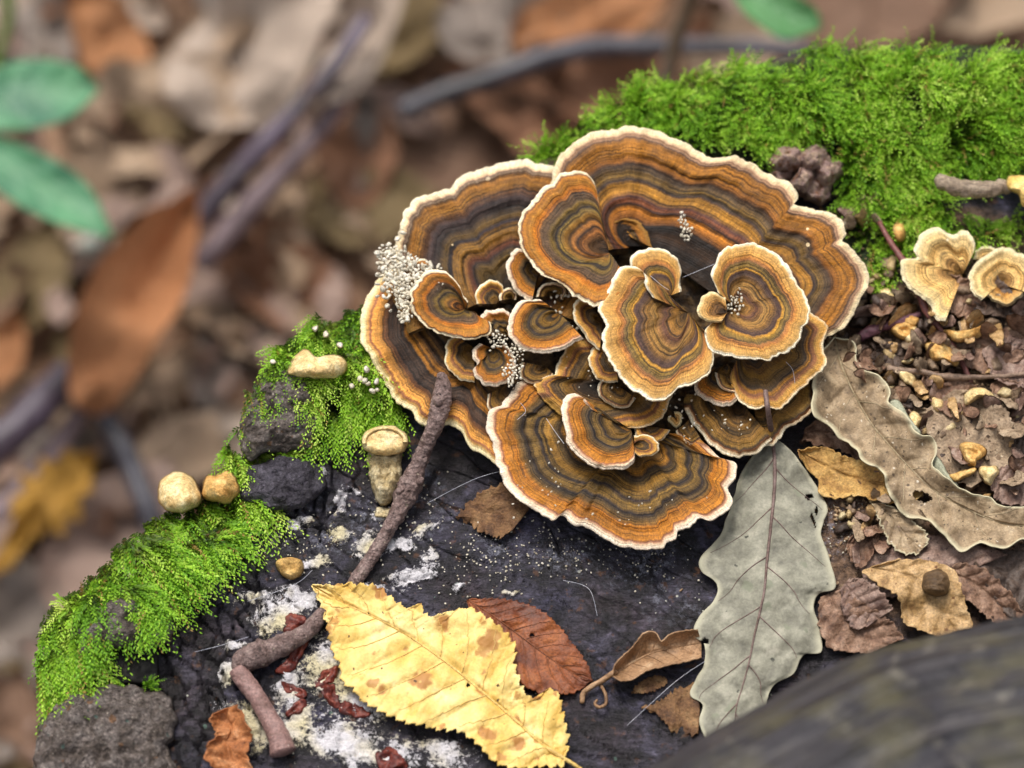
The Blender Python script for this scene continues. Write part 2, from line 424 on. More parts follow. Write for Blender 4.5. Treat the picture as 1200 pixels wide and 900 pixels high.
def make_stump():
    o2 = np.array(OUTL, float)
    ow = P(o2[:, 0], o2[:, 1], 0.0)[:, :2] - STW[:2]
    ang = np.arctan2(ow[:, 1], ow[:, 0]); rad = np.hypot(ow[:, 0], ow[:, 1])
    k = np.argsort(ang); ang, rad = ang[k], rad[k]
    ang = np.concatenate([ang - 2 * np.pi, ang, ang + 2 * np.pi]); rad = np.tile(rad, 3)
    NA, NR, NS = 1000, 250, 26
    th = np.linspace(-np.pi, np.pi, NA, endpoint=False)
    R = np.interp(th, ang, rad)
    R = R * (1 + 0.012 * noise(np.cos(th) * 9, np.sin(th) * 9, 0, 4) + 0.006 * noise(np.cos(th) * 40, np.sin(th) * 40, 0, 9))
    s = np.linspace(0.004, 1, NR) ** 0.92
    X = STW[0] + R[None] * s[:, None] * np.cos(th)[None]
    Y = STW[1] + R[None] * s[:, None] * np.sin(th)[None]
    qx, qy = proj(np.stack([X, Y, 0 * X], -1))
    Z = Hpx(qx, qy, X, Y)
    dist = (1 - s[:, None]) * R[None]
    Z = Z - 0.006 * (1 - ss(0, 0.012, dist)) ** 2
    # checked, charred wood inside the bark
    char = np.clip(blobs(qx, qy, [(215, 700, 120, 130), (200, 850, 150, 130), (330, 560, 110, 90), (360, 500, 90, 70), (230, 620, 90, 60)]) * 3, 0, 1)
    wx = qx + 9 * fbm(X * 160, Y * 160, 0, 31, 3); wy = qy + 9 * fbm(X * 160, Y * 160, 0, 41, 3)
    a = math.radians(28)
    ux = (wx * math.cos(a) - wy * math.sin(a)) / 19; uy = (wx * math.sin(a) + wy * math.cos(a)) / 30
    e, cr, _ = voro(ux, uy, 5)
    Z = Z + char * (0.0020 * (ss(0.0, 0.16, e) - 1) + 0.0013 * (cr - 0.5) + 0.0010 * fbm(X * 420, Y * 420, 0, 91, 4))
    # long shallow checks over the rest
    e2, cr2, _ = voro((qx * math.cos(0.5) + qy * math.sin(0.5)) / 170 + 0.3 * fbm(X * 60, Y * 60, 0, 8, 3), (-qx * math.sin(0.5) + qy * math.cos(0.5)) / 34 + 0.5 * fbm(X * 60, Y * 60, 0, 18, 3), 12)
    Z = Z - (1 - char) * 0.0007 * (1 - ss(0.0, 0.05, e2))
    mold = blobs(qx + 16 * fbm(X * 300, Y * 300, 0, 77, 3), qy + 16 * fbm(X * 300, Y * 300, 0, 87, 3), MOLD)
    Z = Z + 0.0005 * ss(-0.05, 0.3, mold)
    e3, _, _ = voro(qx / 5.5, qy / 5.5, 3)
    Z = Z + 0.0003 * ss(0, 0.4, mold) * ss(0, .5, e3)
    top = np.stack([X, Y, Z], -1)
    # side going down to the forest floor
    tz = np.linspace(0, 1, NS + 1)[1:] ** 0.8
    zs = (Z[-1][None] * (1 - tz[:, None]) + (-0.305) * tz[:, None])
    rib = 0.004 * fbm(np.cos(th) * 14, np.sin(th) * 14, 0, 61, 4)
    Rs = R[None] * (1 + 0.20 * tz[:, None] ** 2.2) + 0.0035 * np.minimum(1, tz[:, None] * 12) + rib[None] * np.minimum(1, tz[:, None] * 8)
    Rs = Rs + 0.004 * fbm(np.cos(th)[None] * 10 + 0 * tz[:, None], np.sin(th)[None] * 10 + 0 * tz[:, None], tz[:, None] * 9 + 0 * th[None], 71, 4)
    side = np.stack([STW[0] + Rs * np.cos(th), STW[1] + Rs * np.sin(th), zs], -1)
    V = np.concatenate([top, side], 0).reshape(-1, 3)
    F = gridF(NR + NS, NA, True)
    cap0 = len(V)
    V = np.concatenate([V, [[STW[0], STW[1], float(Z[0].mean())]]])
    tri = np.stack([np.full(NA, cap0), np.arange(NA), (np.arange(NA) + 1) % NA], 1)
    def full(m, sv=0.0): return np.concatenate([m.ravel(), np.full(NA * NS, sv), [0.0]])
    soil = np.clip(blobs(qx + 30 * fbm(X * 90, Y * 90, 0, 7, 3), qy, SOIL) * 3, 0, 1)
    mossz = np.clip(blobs(qx + 20 * fbm(X * 120, Y * 120, 0, 17, 3), qy + 20 * fbm(X * 120, Y * 120, 0, 27, 3), MOSSZ) * 3, 0, 1)
    speck = np.clip(blobs(qx, qy, SPECKZ) * 2, 0, 1)
    bark = 1 - ss(0.004, 0.012, dist + 0.003 * fbm(X * 200, Y * 200, 0, 3, 3)); bark = bark * np.ones_like(Z)
    at = dict(mold=full(mold, -1), soil=full(soil), mossz=full(mossz, 0.3), speck=full(speck), crack=full(1 - ss(0.0, 0.10, e) * 1.0 * (char > 0.1) - (char <= 0.1) * 1.0), bark=full(bark, 1.0))
    # material
    m, nt, b = newmat('wet_dark_wood', 0.4, 0.45)
    g = G(nt); co = g.coord()
    n1 = g.noise(co, 120, 6, 0.65, 0.6); n2 = g.noise(co, 900, 5, 0.7); n3 = g.noise(co, 2600, 3, 0.7)
    col = g.ramp(n1, [(0.3, '141112'), (0.45, '262328'), (0.55, '38343e'), (0.66, '4e4a58'), (0.8, '66606c')])
    tint = g.ramp(g.noise(co, 60, 3, 0.5, 0.5), [(0.35, 'ffd9c0'), (0.5, 'ffffff'), (0.65, 'c8d0ff')])
    col = g.mix(0.45, col, g.mix(1.0, col, tint, 'MULTIPLY'))
    col = g.mix(1.0, col, g.ramp(n2, [(0.3, 0.45), (0.5, 1.0), (0.72, 2.0)]), 'MULTIPLY')
    barkc = g.mix(1.0, g.ramp(n1, [(0.3, '3a312c'), (0.5, '5a5048'), (0.7, '756a62')]), g.ramp(n2, [(0.35, 0.6), (0.65, 1.3)]), 'MULTIPLY')
    col = g.mix(g.attr('bark'), col, barkc)
    grm = g.n('ShaderNodeMapping'); grm.inputs['Rotation'].default_value = (0, 0, 0.6); grm.inputs['Scale'].default_value = (0.1, 1.0, 1.0); g.put(grm.inputs['Vector'], co)
    col = g.mix(0.8, col, g.mix(1.0, col, g.ramp(g.noise(grm.outputs[0], 1300, 5, 0.7), [(0.35, 0.4), (0.5, 1.0), (0.68, 1.8)]), 'MULTIPLY'))
    # brown crumbs in patches
    bc = g.math('MULTIPLY', g.ramp(g.noise(co, 330, 4, 0.6), [(0.6, 0.0), (0.67, 1.0)]), 0.55)
    col = g.mix(bc, col, hexc('6e4a30'))
    soilc = g.mix(1.0, g.ramp(g.noise(co, 350, 5, 0.7), [(0.3, '241a15'), (0.45, '5c4636'), (0.6, '8c6e56'), (0.75, 'b09474')]), g.ramp(n3, [(0.3, 0.6), (0.7, 1.25)]), 'MULTIPLY')
    col = g.mix(g.attr('soil'), col, soilc)
    mc = g.ramp(n2, [(0.35, '141c08'), (0.6, '2c3d10'), (0.75, '44581a')])
    col = g.mix(g.attr('mossz'), col, mc)
    # greenish algae dots
    va = g.voro(co, 420); sp = g.n('ShaderNodeSeparateColor'); g.put(sp.inputs[0], va.outputs['Color'])
    al = g.math('MULTIPLY', g.math('LESS_THAN', sp.outputs[0], 0.025), g.math('LESS_THAN', va.outputs['Distance'], 0.2))
    col = g.mix(g.math('MULTIPLY', al, 0.6), col, hexc('6e8a7c'))
    vs = g.voro(co, 1300); sp = g.n('ShaderNodeSeparateColor'); g.put(sp.inputs[0], vs.outputs['Color'])
    th_ = g.math('MULTIPLY_ADD', g.attr('speck'), 0.07, 0.006)
    sk = g.math('MULTIPLY', g.math('LESS_THAN', sp.outputs[0], th_), g.math('LESS_THAN', vs.outputs['Distance'], g.math('MULTIPLY', sp.outputs[1], 0.42)))
    sk = g.math('MULTIPLY', sk, g.math('SUBTRACT', 1.0, g.attr('mossz')))
    col = g.mix(g.math('MULTIPLY', sk, 0.8), col, hexc('d8d8c8'))
    hz = g.math('MULTIPLY', g.ramp(g.noise(co, 620, 6, 0.8), [(0.5, 0.0), (0.66, 1.0)]), g.math('MULTIPLY', g.attr('speck'), g.ramp(g.noise(co, 70, 2), [(0.42, 0.0), (0.6, 0.75)])))
    col = g.mix(hz, col, hexc('a8aabc'))
    # mould crust
    mo = g.math('ADD', g.attr('mold'), g.math('MULTIPLY_ADD', g.noise(co, 900, 6, 0.8, 0.3), 3.4, -1.9))
    mf = g.ramp(mo, [(0.0, 0.0), (0.10, 0.75), (0.25, 1.0)])
    moc = g.mix(g.ramp(g.noise(co, 90, 2), [(0.45, 0.0), (0.6, 1.0)]), hexc('eeeaee'), hexc('e6dab4'))
    moc = g.mix(1.0, moc, g.ramp(n3, [(0.3, 0.75), (0.6, 1.05)]), 'MULTIPLY')
    col = g.mix(mf, col, moc)
    g.put(b.inputs['Base Color'], col)
    g.put(b.inputs['Roughness'], g.mix(mf, g.ramp(n2, [(0.3, 0.28), (0.7, 0.75)]), (0.9, 0.9, 0.9, 1)))
    gr = g.n('ShaderNodeMapping'); gr.inputs['Rotation'].default_value = (0, 0, 0.6); gr.inputs['Scale'].default_value = (0.12, 1.0, 1.0); g.put(gr.inputs['Vector'], co)
    ng = g.noise(gr.outputs[0], 1100, 4, 0.6)
    bn = g.bump(ng, 0.8, 0.0012); bn = g.bump(n1, 0.2, 0.002, bn); bn = g.bump(n2, 0.85, 0.0013, bn); bn = g.bump(n3, 0.7, 0.0005, bn); bn = g.bump(mf, 0.6, 0.0005, bn)
    g.put(b.inputs['Normal'], bn)
    t = thing('tree_stump', (STW[0], STW[1], -0.30), 'tree stump with wet blackened cracked top, mossy rim and patches of white mould', 'tree stump')
    mk('stump_wood', V, [F[:, ::-1], tri], m, t, at)
    return t

stump = make_stump()

# ---------------------------------------------------------------- pillow: a lump with a traced outline
def pillow(name, pts, mat, h=3.0, up=0.0, parent=None, n=48, nr=10, rough=0.4, rs=400, edge=1.6, hollow=0.0, wob=1.2, base=None, seed=None, absz=None, sink=0.8, tilt=(0, 0)):
    """h, up in mm; hollow sinks the middle"""
    seed = seed if seed is not None else rng.integers(1, 9999)
    c, L = curve(pts, n, True)
    s = np.arange(n) / n * L
    ctr = c.mean(0)
    dr = c - ctr; ln = np.hypot(dr[:, 0], dr[:, 1])[:, None] + 1e-6
    c = c + dr / ln * (wob * noise(np.cos(np.arange(n) / n * 6.283) * L / 40, np.sin(np.arange(n) / n * 6.283) * L / 40, 0, int(seed)))[:, None]
    r = np.linspace(0, 1, nr) ** 0.7
    r = np.concatenate([r[1:], [1.0, 0.96]])
    q = ctr[None, None] + (c - ctr)[None] * r[:, None, None]
    prof = np.concatenate([(1 - np.linspace(0, 1, nr)[1:] ** 0.7 ** 1) ** (1 / edge), [0.0, 0.0]])
    rr = r.copy()
    prof = (1 - np.clip(rr, 0, 1) ** 2.6) ** (1 / edge)
    prof = prof - hollow * (1 - ss(0.0, 0.7, rr))
    prof[-2:] = 0
    base3 = onst(q[..., 0], q[..., 1]) if absz is None else P(q[..., 0], q[..., 1], absz * 0.001)
    z = base3[..., 2] if absz is not None else base3[..., 2]
    zz = z + 0.001 * up + 0.001 * h * prof[:, None]
    zz = zz + 0.001 * (tilt[0] * (q[..., 0] - ctr[0]) + tilt[1] * (q[..., 1] - ctr[1])) * 0.18
    zz[-1] = zz[-2] - 0.001 * (sink + up * 0.6)
    b2 = P(q[..., 0], q[..., 1], zz)
    nz = rough * 0.001 * fbm(b2[..., 0] * rs, b2[..., 1] * rs, b2[..., 2] * rs, int(seed), 4) * 2
    nz[-1] = 0
    b2[..., 2] += nz
    b2[..., 0] += 0.6 * rough * 0.001 * fbm(b2[..., 0] * rs, b2[..., 1] * rs, 0, int(seed) + 5, 3)
    cz = P(ctr[0], ctr[1], zz[0].mean() + 0.001 * 0.0)
    V = np.concatenate([b2.reshape(-1, 3), [cz + np.array([0, 0, nz[0].mean()])]])
    F = gridF(len(r), n, True)
    tri = np.stack([np.full(n, len(V) - 1), np.arange(n), (np.arange(n) + 1) % n], 1)
    # outward winding (image y points down)
    return mk(name, V, [F[:, ::-1], tri], mat, parent, None, True)

def ell(cx, cy, a, b, ang=0, n=12, j=0.15, seed=1):
    r = random.Random(seed)
    t = math.radians(ang)
    o = []
    for i in range(n):
        p = 2 * math.pi * i / n; k = 1 + r.uniform(-j, j)
        x, y = a * k * math.cos(p), b * k * math.sin(p)
        o.append((cx + x * math.cos(t) + y * math.sin(t), cy - x * math.sin(t) + y * math.cos(t)))
    return o

# ---------------------------------------------------------------- bracket caps
CAPGROUP = 'banded bracket fungus caps of the rosette'
def bracket(O, rim, style, zO, zR, label, sc=1.0, margin=8, ridge=0.5, fold=0.7, closed=False, name='bracket_cap', seed=None, cren=1.4, group=CAPGROUP,
            inner=None, slope=(0, 0), thick=1.25, drop=1.0, cat='mushroom', bow=0.0):
    """rim: photo pixels in order round the origin (third value: margin strength); inner: origins paired with rim points"""
    seed = seed or int(rng.integers(1, 9999))
    rim = [tuple(p) + ((1.0,) if len(p) == 2 else ()) for p in rim]
    if inner: inner = (list(inner) + [inner[-1]] * 40)[:len(rim)]
    L0 = plen(rim)
    n = int(np.clip(L0 / 1.7, 40, 420))
    rows = [r + (tuple(inner[i]) if inner else tuple(O)) for i, r in enumerate(rim)]
    c, L = curve(rows, n, closed)
    C, mg, OO = c[:, :2], np.clip(c[:, 2], 0, 1), c[:, 3:5]
    arc = np.linspace(0, L, n)
    if inner:   # smooth the wandering origin
        k = np.ones(21) / 21
        for q in (0, 1): OO[:, q] = np.convolve(np.pad(OO[:, q], 10, 'edge'), k, 'valid')
    dr = C - OO; ln = np.hypot(dr[:, 0], dr[:, 1]) + 1e-6
    aa = arc if not closed else 0
    ax, ay = (arc, 0) if not closed else (np.cos(arc / L * 6.2832) * L / 6.28, np.sin(arc / L * 6.2832) * L / 6.28)
    w = cren * (noise(ax / 13 + 50, np.asarray(ay) / 13, 0, seed) + 0.75 * noise(ax / 4.5 + 50, np.asarray(ay) / 4.5, 0, seed + 1)) + 0.5 * noise(ax / 1.9, np.asarray(ay) / 1.9, 0, seed + 2)
    C = C + dr / ln[:, None] * w[:, None]
    ln = ln + w
    mean = float(np.median(ln))
    wk = max(5, n // 6) | 1
    lp = np.pad(ln, wk // 2, 'wrap' if closed else 'edge')
    kern = np.hanning(wk + 2)[1:-1]; kern /= kern.sum()
    lns = np.convolve(lp, kern, 'valid')
    ud = (C - OO) / ln[:, None]
    tm = 1 - (margin * sc) / mean
    nt_ = int(np.clip(mean / 2.6, 14, 46)); nm = 6
    t_top = np.linspace(0.015, tm, nt_)
    t_mar = np.linspace(tm, 1, nm)
    def surf(t, low=0.0):
        t = t[:, None]
        tt2 = t ** 1.6
        q = OO[None] + ud[None] * (t * (lns[None] * (1 - tt2) + ln[None] * tt2))[..., None]
        if bow:
            q[..., 1] += bow * np.sin(np.pi * t) 
        d = (1 - t) * (lns[None] * (1 - tt2) + ln[None] * tt2) / 100 / sc
        prof = zO + (zR - zO) * (t ** 0.8)
        # stepped growth ridges parallel to the rim, and radial folds
        rid = ridge * (noise(d * 11 + 0.15 * noise(arc / 60, 0, 0, seed + 6)[None], 0.25 * arc[None] / 40, 0, seed + 3) + 0.6 * noise(d * 27, 0.3 * arc[None] / 40, 0, seed + 4)) * ss(0.03, 0.12, d) * ss(0.03, 0.2, t)
        fo = fold * t * (noise(arc[None] / 34 + 7, d * 1.2, 0, seed + 8) + 0.5 * noise(arc[None] / 13, d * 2, 0, seed + 9))
        dip = -drop * ss(0.86, 1.0, t) ** 2
        sl = slope[0] * (q[..., 0] - O[0]) * SC * 1000 + slope[1] * (q[..., 1] - O[1]) * SC * 1000
        z = prof + rid + fo + dip + sl - low
        return q, d, 0.001 * z
    def pack(q, d, z): return P(q[..., 0], q[..., 1], z)
    q, d, z = surf(t_top); Vt = pack(q, d, z)
    q2, d2, z2 = surf(t_mar); Vm = pack(q2, d2, z2)
    base = P(O[0], O[1], 0.001 * (zO - 2))
    t = thing(name, tuple(base), label, cat, group)
    A = lambda dd, k=None: dict(d=dd, arc=np.broadcast_to(arc[None] / 100 + seed % 13, dd.shape), mg=np.broadcast_to(mg[None], dd.shape))
    mat = CM[style]
    flip = 1
    # orientation: make the faces look up
    F = gridF(len(t_top), n, closed)
    e1 = Vt[5, n // 2 + 1] - Vt[5, n // 2]; e2 = Vt[6, n // 2] - Vt[5, n // 2]
    if np.cross(e1, e2)[2] < 0: flip = -1
    F = F if flip == 1 else F[:, ::-1]
    mk('cap_surface', Vt, F, mat, t, A(d))
    # margin: rolls over the rim and a little way under it
    out = (C - OO) / ln[:, None]
    th = thick * np.ones(n)
    rowsV = [Vm]
    rowsd = [d2]
    for kx, kz in ((0.55, 0.25), (0.75, 0.55), (0.4, 0.85), (-2.0, 1.0)):
        qq = C + out * kx * thick * 1.1
        rowsV.append(P(qq[:, 0], qq[:, 1], z2[-1] - 0.001 * th * kz)[None]); rowsd.append(np.full((1, n), 0.0))
    Vm2 = np.concatenate(rowsV, 0); dm = np.concatenate(rowsd, 0)
    Fm = gridF(len(Vm2), n, closed); Fm = Fm if flip == 1 else Fm[:, ::-1]
    mk('cap_margin', Vm2, Fm, mat, t, A(dm))
    # pore surface below
    tu = np.linspace(0.985, 0.05, 9)
    q3, d3, z3 = surf(tu, low=0)
    low = 0.001 * (thick + (1 - tu[:, None]) * 2.2)
    Vu = P(q3[..., 0], q3[..., 1], z3 - low)
    Vu[0] = Vm2[-1]
    parts = [Vu]; Fs = [gridF(len(tu), n, closed)]
    Vu = Vu.reshape(-1, 3)
    Fu = Fs[0] if flip == 1 else Fs[0][:, ::-1]
    FF = [Fu]
    mk('pore_surface', Vu, FF, M_PORE, t)
    if not closed:
        off = 0
        allq = []
        FF = []
        for side in (0, n - 1):
            up_ = np.concatenate([Vt[:, side], Vm[1:, side]], 0)
            tt_ = np.concatenate([t_top, t_mar[1:]])
            lo_ = up_.copy(); lo_[:, 2] -= 0.001 * (thick + (1 - tt_) * 2.2)
            allq += [up_, lo_]
            k = len(up_); i = np.arange(k - 1)
            FF.append(np.stack([off + i, off + i + 1, off + k + i + 1, off + k + i], 1))
            off += 2 * k
        mk('attached_edge', np.concatenate(allq, 0), FF, M_CORE, t)
    return t

bracket((738, 290), [(640, 300, 0), (640, 250, 0.3), (646, 212), (652, 192), (663, 178), (678, 165), (697, 156), (717, 152), (740, 150), (765, 154), (788, 162), (805, 171), (820, 180), (841, 186), (863, 184), (883, 194),
         (904, 207), (926, 217), (935, 231), (931, 240), (950, 244), (971, 250), (987, 261), (991, 274), (987, 283), (1000, 292), (1010, 305), (1017, 322), (1018, 333), (1012, 343), (1006, 354), (999, 370), (990, 383), (976, 390),
         (962, 398), (940, 412, 0.5)], 'big', 11, 15.5,
        'largest cap across the top and right of the rosette, rim against the moss', ridge=0.55, fold=0.8, margin=9, slope=(0, -0.12),
        inner=[(738, 290)] * 13 + [(748, 290), (766, 296), (788, 312), (806, 326), (822, 338), (830, 342)] + [(838, 346)] * 16)
bracket((592, 342), [(480, 390, 0), (464, 356, 0), (463, 330), (464, 303), (464, 283), (471, 265), (473, 248), (481, 243), (487, 234), (507, 226), (527, 223), (537, 210), (557, 202), (577, 195), (596, 190), (614, 188), (632, 192), (648, 196),
         (680, 215, 0), (705, 260, 0), (700, 330, 0), (672, 375, 0)], 'dark', 9, 13, 'large dark purple-brown cap at the upper left of the rosette with a cream scalloped rim', margin=9, ridge=0.6, fold=0.9)
bracket((568, 380), [(520, 315, 0), (470, 312, 0.6), (450, 321), (438, 337), (428, 357), (422.5, 383), (423, 400), (433, 417), (442, 432), (452, 450), (459, 462), (467, 473), (482, 482), (489, 492), (503, 499), (515, 500), (527, 499), (540, 505),
         (548, 520), (558, 529), (573, 537), (584, 543), (620, 545), (660, 500, 0)], 'old', 9, 9, 'old cap at the lower left of the rosette with frayed orange rim under the twig', margin=10, ridge=0.6, fold=0.9)
bracket((714, 296), [(704, 250), (701, 237), (699, 222), (693, 210), (682, 202), (663, 203), (653, 208), (648, 217), (638, 217), (630, 228), (620, 242), (612, 253), (608, 267), (612, 287), (620, 303), (632, 320), (648, 328), (662, 335),
         (670, 345), (683, 351), (693, 358), (703, 358), (722, 352), (738, 330)], 'warm', 16, 21, 'orange fan-shaped cap left of the rosette centre with thin cream rim and dark band', margin=4, ridge=0.45)
bracket((545, 362), [(549, 352), (543, 347), (538, 335), (527, 323), (513, 317), (500, 320), (490, 330), (482, 342), (482, 355), (490, 372), (503, 385), (523, 394), (543, 397), (560, 396), (572, 391), (575, 384), (572, 376)], 'warm', 12, 17,
        'small orange scoop-shaped cap beside the white granules, with a blue-white tuft at its middle', sc=0.75, margin=4, ridge=0.35)
bracket((499, 324), [(486, 324), (484, 316), (487, 309), (494, 305), (502, 307), (507, 314), (508, 322)], 'warm', 12, 14.5, 'tiny cap peeping out above the small scoop-shaped cap', sc=0.45, margin=5)
bracket((630, 320), [(620, 296), (613, 293), (605, 293), (597, 302), (593, 310), (597, 320), (600, 333), (607, 342), (615, 348), (624, 350)], 'rose', 12.5, 16.5, 'narrow upright cap edge tucked under the left side of the orange fan-shaped cap', sc=0.5, margin=7)
bracket((656, 367), [(632, 350), (623, 352), (612, 353), (603, 360), (597, 370), (595, 383), (600, 397), (610, 408), (628, 413), (648, 411), (663, 406), (672, 402), (684, 397)], 'rose', 13, 17, 'small oval cap with a narrow orange band, just left of the large golden cap', sc=0.62, margin=7)
bracket((597, 394), [(566, 393), (563, 384), (564, 374), (569, 366), (578, 364), (590, 363), (597, 368)], 'rose', 11, 14.5, 'small brown cap wedged between the scoop-shaped cap and the small oval cap', sc=0.42, margin=5)
bracket((706, 378), [(686, 348), (675, 352), (672, 360), (673, 370), (679, 383), (690, 398), (703, 408)], 'frill', 12, 16, 'small brown cap mostly hidden behind the left edge of the large golden cap', sc=0.7, margin=3)
bracket((786, 346), [(744, 332), (740, 314), (741, 304), (748, 296), (767, 291), (783, 295), (794, 305), (798, 318), (797, 330), (797, 342)], 'gold', 16, 18.5, 'rounded upper lobe rising behind the large golden cap', sc=0.85, margin=4, ridge=0.35)
bracket((806, 366), [(764, 348), (757, 334), (755, 321), (747, 314), (733, 313), (725, 317), (720, 328), (712, 340), (706, 350), (703, 361), (706, 373), (711, 381), (705, 391), (706, 403), (713, 421), (733, 449), (750, 462), (773, 469), (786, 463),
         (795, 456), (816, 449), (830, 436), (836, 419), (836, 405, 0.6), (826, 388, 0)], 'gold', 16, 22, 'large golden-tan cap in the middle of the rosette with fine brown bands', margin=4, ridge=0.45, sc=1.05)
bracket((862, 360), [(843, 344), (836, 330), (834, 320), (839, 305), (849, 292), (871, 286), (892, 289), (911, 300), (924, 316), (932, 335), (943, 343), (948, 358), (948, 378), (939, 386), (936, 400), (926, 410), (910, 418), (898, 422), (876, 420),
         (850, 417), (834, 410), (828, 400), (827, 386), (836, 378)], 'gold', 17, 22.5, 'round golden cap standing highest on the right, nearly a full circle with a pale centre', margin=4, ridge=0.45, sc=0.85)
bracket((852, 366), [(850, 348), (838, 344), (828, 346), (820, 355), (818, 364), (823, 373), (835, 377), (845, 378)], 'tan', 21, 22.5, 'tiny peach-coloured lobe at the left of the round golden cap', sc=0.5, margin=4)
bracket((872, 404), [(935, 350, 0.3), (948, 366), (960, 374), (968, 381), (969, 391), (964, 404), (968, 420), (966, 430), (954, 442), (942, 451), (930, 464), (920, 474), (913, 480), (900, 477), (884, 480), (872, 474), (862, 463), (855, 440, 0.4)], 'frill', 11, 15,
        'frilled orange-edged cap spreading out below the round golden cap', margin=3, ridge=0.45)
bracket((853, 426), [(822, 438), (815, 452), (820, 464), (832, 471), (848, 475), (860, 471), (866, 462), (868, 450)], 'rose', 10, 13.5, 'small square-ended lobe between the large golden cap and the frilled cap', sc=0.55, margin=7)
bracket((880, 452), [(960, 425), (962, 436), (956, 450), (957, 463), (955, 476), (946, 486), (932, 496), (920, 502), (914, 512), (905, 521), (890, 520)], 'low', 7.5, 9.5, 'dark low cap with thick cream edge at the right, beneath the frilled cap', margin=6, fold=0.5)
bracket((866, 468), [(806, 462, 0), (800, 474, 0.6), (806, 485), (813, 498), (822, 509), (830, 518), (840, 526), (854, 533), (868, 535), (880, 533), (892, 527), (905, 515)], 'low', 8.5, 10.5, 'dark brown low cap left of the grey leaf stalk, with a fringed cream lower edge', margin=6, sc=0.95, fold=0.5)
bracket((738, 508), [(640, 442, 0), (627, 447), (615, 445), (605, 452), (597, 462), (587, 475), (575, 480), (571, 493), (573, 508), (580, 527), (584, 545), (588, 557), (596, 572), (613, 588), (632, 600), (648, 609), (660, 604), (673, 617), (684, 614), (693, 620),
         (713, 633), (735, 642), (756, 644), (775, 642), (781, 635), (792, 633), (794, 623), (807, 618), (818, 608), (833, 610), (845, 603), (858, 589), (853, 573), (860, 562), (862, 546), (857, 540), (845, 538, 0.9), (834, 528, 0.7), (822, 517, 0.4), (803, 508, 0)], 'rose', 6.5, 11,
        'wide wavy fan cap at the bottom of the rosette with a thick pinkish white rim', margin=10, ridge=0.6, fold=1.0)
bracket((728, 452), [(700, 396, 0), (676, 400, 0.7), (667, 403), (660, 413), (652, 428), (650, 438), (642, 440), (632, 445), (627, 451), (640, 470, 0), (670, 495, 0), (705, 505, 0), (735, 501, 0.8), (750, 500), (762, 498), (772, 492), (782, 480), (786, 466), (790, 445)], 'frill', 7.5, 12.5,
        'funnel-shaped olive-brown cap below the large golden cap, with a dark hollow at its middle', margin=3, sc=0.8, ridge=0.5)
bracket((740, 504), [(690, 478), (684, 471), (680, 464), (673, 462), (663, 466), (659, 475), (660, 493), (663, 507), (665, 517), (673, 530), (683, 540), (700, 547), (717, 550), (728, 550), (737, 547), (743, 541), (744, 533)], 'rose', 12, 16,
        'crescent-shaped cap with a curled white rim lying over the largest bottom cap', sc=0.8, margin=9)
bracket((743, 521), [(743, 513), (750, 511), (760, 511), (767, 514), (771, 522), (769, 530), (762, 534), (750, 533), (744, 530)], 'frill', 12.5, 15, 'tiny curled lobe at the right tip of the crescent-shaped cap', sc=0.5, margin=3)
bracket((578, 409), [(562, 402), (555, 409), (555, 420), (559, 427), (554, 434), (558, 443), (568, 451), (580, 453), (590, 451), (600, 444), (604, 428), (600, 412), (592, 403)], 'rose', 10.5, 15, 'small round cap with brown rings and white granules along its right side', sc=0.48, margin=6)
bracket((792, 490), [(790, 483), (797, 486), (799, 493), (796, 500), (791, 501), (786, 495), (785, 488)], 'tan', 9.5, 11, 'tiny orange-brown button cap above the largest bottom cap', sc=0.35, margin=2)
bracket((720, 268), [(700, 296, 0), (702, 280, 0), (712, 264, 0), (735, 256, 0), (755, 266, 0), (764, 290, 0)], 'big', 11, 13.5, 'small orange ringed knot behind the orange fan-shaped cap', sc=0.35, margin=2)

